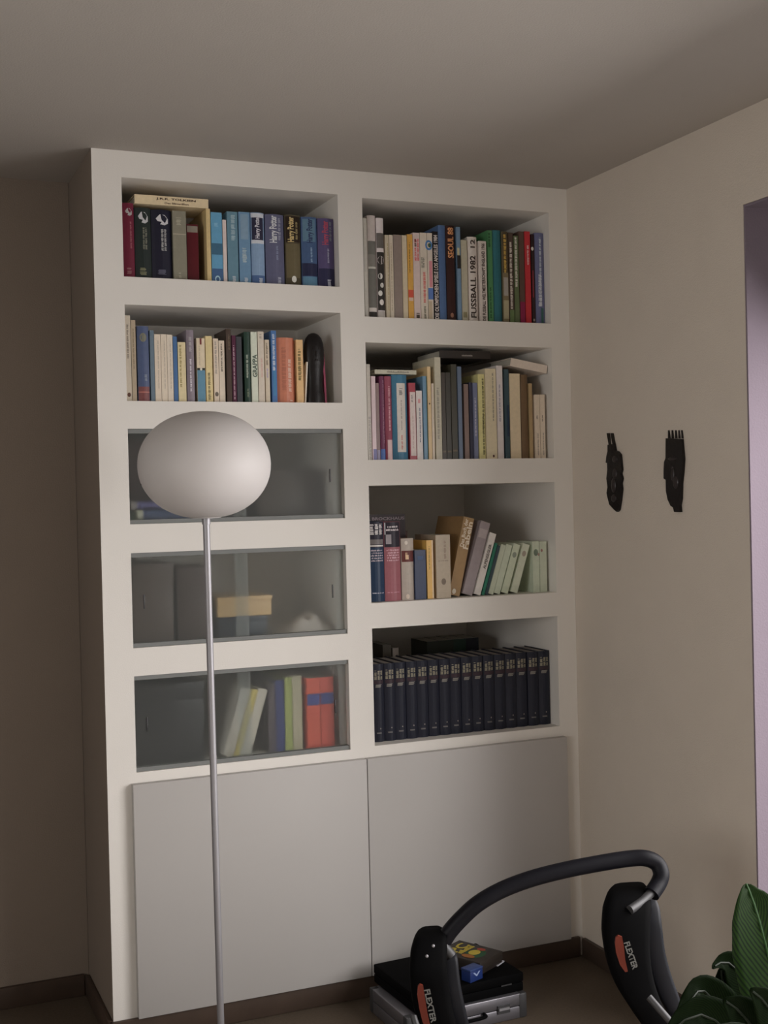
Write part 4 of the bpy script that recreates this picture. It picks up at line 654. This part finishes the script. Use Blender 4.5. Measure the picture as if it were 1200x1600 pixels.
bb(.546, .022, .222, .06, 0, (125, 135, 70), 'green yellow book upright behind lower frosted pane', {}, .7526, .2, group=G3)
bb(.570, .030, .225, .06, 0, (150, 145, 120), 'cream book upright behind lower frosted pane', {}, .7526, .2, group=G3)
bb(.612, .042, .215, .05, 0, (170, 60, 42), 'left red box file with blue band behind lower frosted pane', {'d': [('b', (35, 45, 110), .62, .78, .02, .98)]}, .7526, .2, group=G3)
bb(.656, .042, .215, .05, 0, (165, 55, 42), 'right red box file with blue band behind lower frosted pane', {'d': [('b', (35, 45, 110), .62, .78, .02, .98)]}, .7526, .2, group=G3)
# rolled things in the upper left pane
def roll(label, x0, x1, y, z, r, col, cap):
    R_ = tag(empty('roll', (x0, y, z)), label, 'roll', G3)
    a = tube('sheet', [(0, 0, 0), (x1-x0, 0, 0)], r, book_mat(col), R_, 16, 1)
    tube('end_cap', [(-.004, 0, 0), (.012, 0, 0)], r+.0012, book_mat(cap), R_, 16, 1)
crate('box', 'dark maroon box behind the rolls and the lamp shade in upper frosted niche', 'box', .092, .44, .14, .36, 1.4505, 1.695, (40, 28, 28))
roll('upper violet roll with pale end behind upper frosted pane left corner', .105, .36, .07, 1.5029, .0125, (62, 60, 105), (110, 105, 105))
roll('lower blue roll with pale end behind upper frosted pane left corner', .118, .36, .06, 1.4731, .0165, (48, 62, 95), (150, 152, 135))
roll('navy roll under the violet one behind upper frosted pane', .110, .36, .097, 1.4700, .0135, (40, 44, 80), (70, 95, 80))

# ------------------------------------------------------------------ floor lamp
lp = tag(empty('floor_lamp', (.185, -.463, 0), (0, math.radians(-.25), 0)), 'floor lamp with white oval glass shade on thin steel pole before the bookcase', 'lamp')
gm = bpy.data.materials.new('opal_glass'); gm.use_nodes = True; nt = gm.node_tree; b = nt.nodes['Principled BSDF']
b.inputs['Base Color'].default_value = (.60, .575, .565, 1); b.inputs['Roughness'].default_value = .55
nz = nt.nodes.new('ShaderNodeTexNoise'); nz.inputs['Scale'].default_value = 400; bp = nt.nodes.new('ShaderNodeBump'); bp.inputs['Strength'].default_value = .03
nt.links.new(nz.outputs['Fac'], bp.inputs['Height']); nt.links.new(bp.outputs['Normal'], b.inputs['Normal'])
prof = []
for i in range(33):
    a = -math.pi/2+math.pi*i/32; cx_, sz = math.cos(a), math.sin(a)
    rr = .1645*abs(cx_)**.93; zz = .1335*(abs(sz)**.97)*(1 if sz > 0 else -1)
    if i < 2: rr = (.018, .036)[i]; zz = (-.1325, -.1318)[i]
    prof.append((rr, zz))
prof[-1] = (0, prof[-1][1])
lathe('shade', prof, gm, lp, 64, (0, 0, 1.600))
lathe('shade_holder', [(0, 1.452), (.0105, 1.452), (.0105, 1.4665), (.022, 1.4672), (.022, 1.4695), (0, 1.4695)], M_STEEL, lp, 24)
lathe('pole', [(0, .021), (.0087, .021), (.0087, 1.4518), (0, 1.4518)], M_STEEL, lp, 24)
lathe('base', [(0, 0.0012), (.138, .0012), (.140, .003), (.138, .010), (.02, .0165), (.012, .0208), (0, .0208)], M_STEEL, lp, 48)

# ------------------------------------------------------------------ carved combs on the right wall
def carving(name, label, outline, tines, relief):
    cy = sum(p[0] for p in outline)/len(outline); cz = sum(p[1] for p in outline)/len(outline)
    r = tag(empty(name, (WX-.001, cy, cz)), label, 'comb', 'carved wooden combs on the right wall')
    bm = bmesh.new(); prism(bm, [(a-cy, b_-cz) for a, b_ in outline], 0, -.009, 0); 
    from_bm('body', bm, M_CARVE, r)
    for i in range(0, len(tines), 4):
        bm = bmesh.new(); prism(bm, [(a-cy, b_-cz) for a, b_ in tines[i:i+4]], 0, -.0016, -.0003); from_bm('tine', bm, M_CARVE, r)
    bm = bmesh.new()
    for a, b_, ry, rz in relief:
        bmesh.ops.create_uvsphere(bm, u_segments=10, v_segments=8, radius=1, matrix=Matrix.Translation((-.009, a-cy, b_-cz)) @ Matrix.Diagonal((.004, ry, rz, 1)))
    from_bm('carved_relief', bm, mat((.03, .024, .024), .3, .3, 60, key='carve_hi'), r, True)
a_, b_, c_, d_, e_ = CARVING_RELIEF
carving('carved_comb', 'black carved wooden comb with two tines, nearer the bookcase on right wall', CARVING_A, CARVING_A_TINES, [(d_[0], d_[1], .012, .016), (e_[0], e_[1], .014, .01), (-.25, 1.53, .012, .022), (-.25, 1.49, .014, .012)])
carving('carved_comb', 'black carved wooden comb with five tines, farther from the bookcase on right wall', CARVING_B, CARVING_B_TINES, [(a_[0], a_[1], .006, .005), (b_[0], b_[1], .012, .018), (-.552, 1.60, .022, .006), (-.552, 1.555, .008, .02)])

# ------------------------------------------------------------------ cases and boxes by the cabinet doors
cs = tag(empty('aluminium_case', (.925, -.225, 0), (0, 0, math.radians(2))), 'silver aluminium case lying flat on the carpet under a black case', 'case')
hx, hy_ = .192, .125
box('lower_shell', (-hx, hx, -hy_, hy_, .001, .036), M_ALU, cs, .003)
box('upper_shell', (-hx, hx, -hy_, hy_, .0375, .0715), M_ALU, cs, .003)
for sx in (-1, 1):
    bm = bmesh.new(); bx(bm, sx*.115-.02, sx*.115+.02, -hy_-.004, -hy_-.0005, .026, .05); from_bm('latch', bm, M_DULL, cs)
    bm = bmesh.new(); bx(bm, sx*.115-.017, sx*.115+.017, -hy_-.007, -hy_-.0045, .036, .043); from_bm('latch_lever', bm, M_STEEL, cs)
    for sy in (-1, 1):
        box('corner_guard', (sx*(hx-.012)-.0135, sx*(hx-.012)+.0135, sy*(hy_-.012)-.0135, sy*(hy_-.012)+.0135, .0005, .0718), M_DULL, cs, .005)
tube('handle', [(-.05, -hy_-.001, .036), (-.045, -hy_-.02, .036), (0, -hy_-.024, .036), (.045, -hy_-.02, .036), (.05, -hy_-.001, .036)], .005, M_BLACK, cs, 10, 4)
bc = tag(empty('black_case', (.937, -.205, .0722), (0, 0, math.radians(3))), 'black case lying on the silver case', 'case')
box('lower_shell', (-.176, .176, -.135, .135, 0, .026), M_BLACK, bc, .004)
box('lid', (-.177, .177, -.136, .136, .0265, .054), M_BLACK, bc, .005)
box('badge', (.10, .135, -.1376, -.1362, .026, .029), M_DULL, bc)
gb = tag(empty('game_box', (1.010, -.205, .1267), (0, 0, math.radians(28))), 'black game box with yellow and green lettering on top of the black case', 'box')
box('tray', (-.057, .057, -.077, .077, 0, .030), mat((.025, .02, .018), .4, .1, 50, key='gb'), gb, .001)
box('lid', (-.0585, .0585, -.0785, .0785, .012, .036), mat((.03, .024, .02), .4, .1, 50, key='gb2'), gb, .001)
Y_ = mat((.48, .38, .05), .5, key='yel'); GR_ = mat((.015, .07, .03), .5, key='grn'); RD_ = mat((.30, .05, .03), .5, key='red'); OR_ = mat((.30, .11, .02), .5, key='orn'); BL_ = mat((.012, .03, .14), .45, key='blu')
put_text('PC', (.005, .042, .0365), (1, 0, 0), (0, 1, 0), .075, .038, Y_, gb, 'lettering')
bm = bmesh.new()
for i in range(8): bx(bm, -.03+i*.009, -.0235+i*.009, .008, .020+.004*(i % 3), .0361, .0366)
from_bm('lettering', bm, Y_, gb)
def disc(name, cx_, cy_, rx, ry, z, m, parent, n=18, a0=0, a1=2*math.pi):
    bm = bmesh.new(); vs = [(cx_+rx*math.cos(a0+(a1-a0)*i/n), cy_+ry*math.sin(a0+(a1-a0)*i/n)) for i in range(n+(a1-a0 < 6.2))]
    prism(bm, vs, 2, z, z+.0004); return from_bm(name, bm, m, parent)
disc('printed_picture', -.005, -.025, .036, .030, .0361, GR_, gb)
disc('printed_picture', .0, -.018, .02, .017, .0366, Y_, gb)
disc('printed_picture', -.035, -.02, .012, .022, .0371, OR_, gb)
disc('printed_picture', .03, -.022, .010, .014, .0371, RD_, gb)
for k_ in range(3):
    bm = bmesh.new(); bx(bm, .0586, .0592, -.06+k_*.045, -.035+k_*.045, .012, .03); from_bm('printed_picture', bm, (Y_, OR_, Y_)[k_], gb)
bx_ = tag(empty('blue_box', (.962, -.315, .1267), (0, 0, math.radians(20))), 'small blue box in front of the game box on the black case', 'box')
box('body', (-.026, .026, -.018, .018, 0, .030), BL_, bx_, .002)
box('lid', (-.0265, .0265, -.0185, .0185, .0305, .036), mat((.03, .055, .17), .4, key='blu2'), bx_, .001)
put_text('V', (0, -.0186, .02), (1, 0, 0), (0, 0, 1), .03, .012, mat((.3, .38, .6), .4, key='pale_blue'), bx_, 'emblem').hide_render = False
pp = tag(box('paper_slip', (-.022, .022, -.008, .008, 0, .003), mat((.5, .5, .55), .6, key='slip')), 'white slip lying right of the game box on the black case', 'paper'); pp.location = (1.085, -.245, .1269); pp.rotation_euler = (0, 0, .6)

# ------------------------------------------------------------------ abdominal exerciser: two rockers joined by a padded bar
ex = tag(empty('exercise_roller', (.85, -1.0, 0)), 'black exercise roller with curved rockers and padded hand bar on the carpet', 'exerciser')
EO = Vector((.85, -1.0, 0)); VX = Vector((.921, -.389, 0)); VY = Vector((.389, .921, 0))
def sub(pts): return [tuple(Vector(p[:3])-EO) for p in pts]
def rocker(name, rows, depth, twist, m, parent=ex):
    bm = bmesh.new(); rings = []
    rr = []
    P = smooth_path([p[:3] for p in rows], 3)
    W_ = [rows[i//3][3]*(1-(i % 3)/3)+rows[min(i//3+1, len(rows)-1)][3]*((i % 3)/3) for i in range(len(P))]
    for p, w_ in zip(P, W_):
        p = Vector((p[0], p[1], max(p[2], .022)))-EO
        d = depth*min(1, w_/.04)
        ring = []
        for q in range(16):
            a = 2*math.pi*q/16; c, s = math.cos(a), math.sin(a)
            ex_, ey_ = (abs(c)**.45)*(1 if c > 0 else -1), (abs(s)**.6)*(1 if s > 0 else -1)
            ring.append(bm.verts.new(p+VX*(ex_*w_)+VY*(ey_*d+d+twist*ex_*w_)))
        rings.append(ring)
    for A, B in zip(rings, rings[1:]):
        for s in range(16): bm.faces.new((A[s], A[(s+1) % 16], B[(s+1) % 16], B[s]))
    bm.faces.new(rings[0][::-1]); bm.faces.new(rings[-1])
    return from_bm(name, bm, m, parent, True)
def clampz(rows):
    out = []
    for r_ in rows:
        if r_[2] < .02: 
            out.append((r_[0], r_[1], .02)+tuple(r_[3:])); break
        out.append(r_)
    return out
tube('bracket', [Vector((.6250, -.843, .448))-EO, Vector((.6420, -.850, .425))-EO], .0135, M_DULL, ex, 10, 1)
NAVY = mat((.004, .005, .009), .5, .2, 40, key='navyplastic')
ra = rocker('rocker', clampz(ROCKER_R_FRONT), .030, .10, M_BLACK); rb = rocker('rocker', clampz(ROCKER_L_FRONT), .028, .10, M_BLACK)
rocker('side_cover', ROCKER_R_BACK, .022, 0, NAVY); rocker('side_cover', ROCKER_L_BACK, .022, 0, NAVY)
tube('foam_grip', sub(BAR_FOAM), .0195, M_FOAM, ex, 20, 6)
tube('steel_tube', sub(BAR_END_R), .0105, M_DULL, ex, 14, 4); tube('steel_tube', sub(BAR_END_L), .0125, M_DULL, ex, 14, 4)
tube('brace', sub(LOW_TUBE), .008, M_DULL, ex, 12, 4); tube('brace', sub(LOW_TUBE_L), .008, M_DULL, ex, 12, 4)
for p in sub(SCREWS):
    bm = bmesh.new(); bmesh.ops.create_uvsphere(bm, u_segments=8, v_segments=6, radius=.0038, matrix=Matrix.Translation(p)); from_bm('screw', bm, M_STEEL, ex, True)
tube('cross_tube', [Vector((.70, -.885, .06))-EO, Vector((1.17, -1.05, .06))-EO], .012, M_DULL, ex, 12, 1)
DEC = mat((.14, .022, .010), .5, .1, 50, key='decal')
def decal(pts, parent):
    bm = bmesh.new(); F = Vector(_f)
    A = [bm.verts.new(Vector(p)-EO) for p in pts]; B = [bm.verts.new(Vector(p)-EO+F*.006) for p in pts]; n = len(pts)
    bm.faces.new(A); bm.faces.new(B[::-1])
    for i in range(n): bm.faces.new((A[i], B[i], B[(i+1) % n], A[(i+1) % n]))
    o = from_bm('decal', bm, DEC, parent); return o
decal(DECAL_R, ra); decal(DECAL_L, rb)
LET = mat((.17, .17, .16), .5, key='let')
for tp, par in ((TXT_R, ra), (TXT_L, rb)):
    a, b_ = [Vector(p)-EO for p in tp]; dr = b_-a
    upv = Vector(_rr)*1.0
    upv = (upv-dr.normalized()*upv.dot(dr.normalized())).normalized()
    put_text('FLEXTER', (a+b_)/2, dr, upv, dr.length, .0135, LET, par, 'lettering')

# ------------------------------------------------------------------ potted plant in the right foreground
pl = tag(empty('potted_plant', (1.0, -1.66, 0)), 'potted plant with broad green leaves in the right foreground by the window', 'plant')
PO = Vector((1.0, -1.66, 0))
lathe('pot', [(0, .0186), (.10, .0186), (.105, .026), (.135, .23), (.142, .235), (.142, .25), (.13, .25), (.128, .235), (0, .235)], mat((.25, .12, .07), .8, .1, 30, key='pot'), pl, 36)
so = lathe('soil', [(.124, .2355), (.08, .243), (0, .246)], mat((.03, .02, .015), .95, .4, 90, .5, 200, key='soil'), pl, 24)
lm = bpy.data.materials.new('leaf'); lm.use_nodes = True; nt = lm.node_tree; b = nt.nodes['Principled BSDF']
tc = nt.nodes.new('ShaderNodeUVMap'); mp = nt.nodes.new('ShaderNodeMapping'); mp.inputs['Scale'].default_value = (1, 1, 1)
wv = nt.nodes.new('ShaderNodeTexWave'); wv.bands_direction = 'X'; wv.inputs['Scale'].default_value = 5.0; wv.inputs['Distortion'].default_value = 1.6; wv.inputs['Detail'].default_value = 2
rp = nt.nodes.new('ShaderNodeValToRGB'); rp.color_ramp.elements[0].color = (.003, .013, .0025, 1); rp.color_ramp.elements[1].color = (.017, .048, .006, 1)
rp.color_ramp.elements[0].position = .1; rp.color_ramp.elements[1].position = .65
nt.links.new(tc.outputs[0], mp.inputs[0]); nt.links.new(mp.outputs[0], wv.inputs['Vector']); nt.links.new(wv.outputs['Fac'], rp.inputs[0]); nt.links.new(rp.outputs[0], b.inputs['Base Color'])
b.inputs['Roughness'].default_value = .6; b.inputs['Specular IOR Level'].default_value = .2
lm2 = lm.copy(); lm2.name = 'shaded_leaf'; lm2.node_tree.nodes['Principled BSDF'].inputs['Specular IOR Level'].default_value = .04  # shade on the smaller leaves put into a darker colour copy
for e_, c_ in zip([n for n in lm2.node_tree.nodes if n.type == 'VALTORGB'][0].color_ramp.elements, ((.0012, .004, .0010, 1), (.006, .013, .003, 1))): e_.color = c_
def leaf(rows, i):
    base = Vector(rows[0][:3])-PO
    P = smooth_path([r[:3] for r in rows], 4); n = len(P)
    W_ = []
    for k in range(n):
        a = k/4; j = min(int(a), len(rows)-2); W_.append(rows[j][3]*(1-(a-j))+rows[j+1][3]*(a-j))
    me = bpy.data.meshes.new('leaf'); vs = []; fs = []; uv = []
    K = 8
    for k, (p, w_) in enumerate(zip(P, W_)):
        t = (P[min(k+1, n-1)]-P[max(k-1, 0)]).normalized(); side = t.cross(Vector((-.389, -.921, .25))).normalized(); nr = side.cross(t)
        for s in range(-K//2, K//2+1):
            f = s/(K/2); vs.append(Vector(p)-PO+side*(f*w_)+nr*(abs(f)*w_*.22+.0016*math.sin(k*2.1+abs(s)))); uv.append((k/(n-1)*1.6-abs(f)*.55, abs(f)))
    for k in range(n-1):
        for s in range(K): a = k*(K+1)+s; fs.append((a, a+1, a+K+2, a+K+1))
    me.from_pydata(vs, [], fs); ul = me.uv_layers.new(name='UVMap')
    for lp_ in me.loops: ul.data[lp_.index].uv = uv[lp_.vertex_index]
    for p in me.polygons: p.use_smooth = True
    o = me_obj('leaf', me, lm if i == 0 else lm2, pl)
    md = o.modifiers.new('thickness', 'SOLIDIFY'); md.thickness = .0012
    rib = tube('midrib', [tuple(Vector(p)-PO+Vector((-.389, -.921, 0))*.0012) for p in P[::3]], .0022, mat((.03, .09, .02), .5, key='rib') if i == 0 else mat((.006, .013, .004), .5, key='shaded_rib'), o, 6, 1)
    st = Vector((random.uniform(-.04, .04), random.uniform(-.04, .04), .240))
    tube('stalk', [st, (st+base)/2+Vector((0, 0, .03)), base], .0045, mat((.012, .03, .008), .5, key='stalk'), pl, 8, 5)
for i, r_ in enumerate(LEAVES): leaf(r_, i)
# leaves on the window side, out of the frame
for i in range(5):
    a = -1.2+i*.55; d = Vector((math.cos(a), math.sin(a), 0))
    b0 = PO+Vector((0, 0, .40))+d*.05
    leaf([tuple(b0+d*t*.3+Vector((0, 0, .22*math.sin(t*2.2))))+(w_,) for t, w_ in ((0, .01), (.25, .04), (.5, .05), (.75, .035), (1, .002))], i)
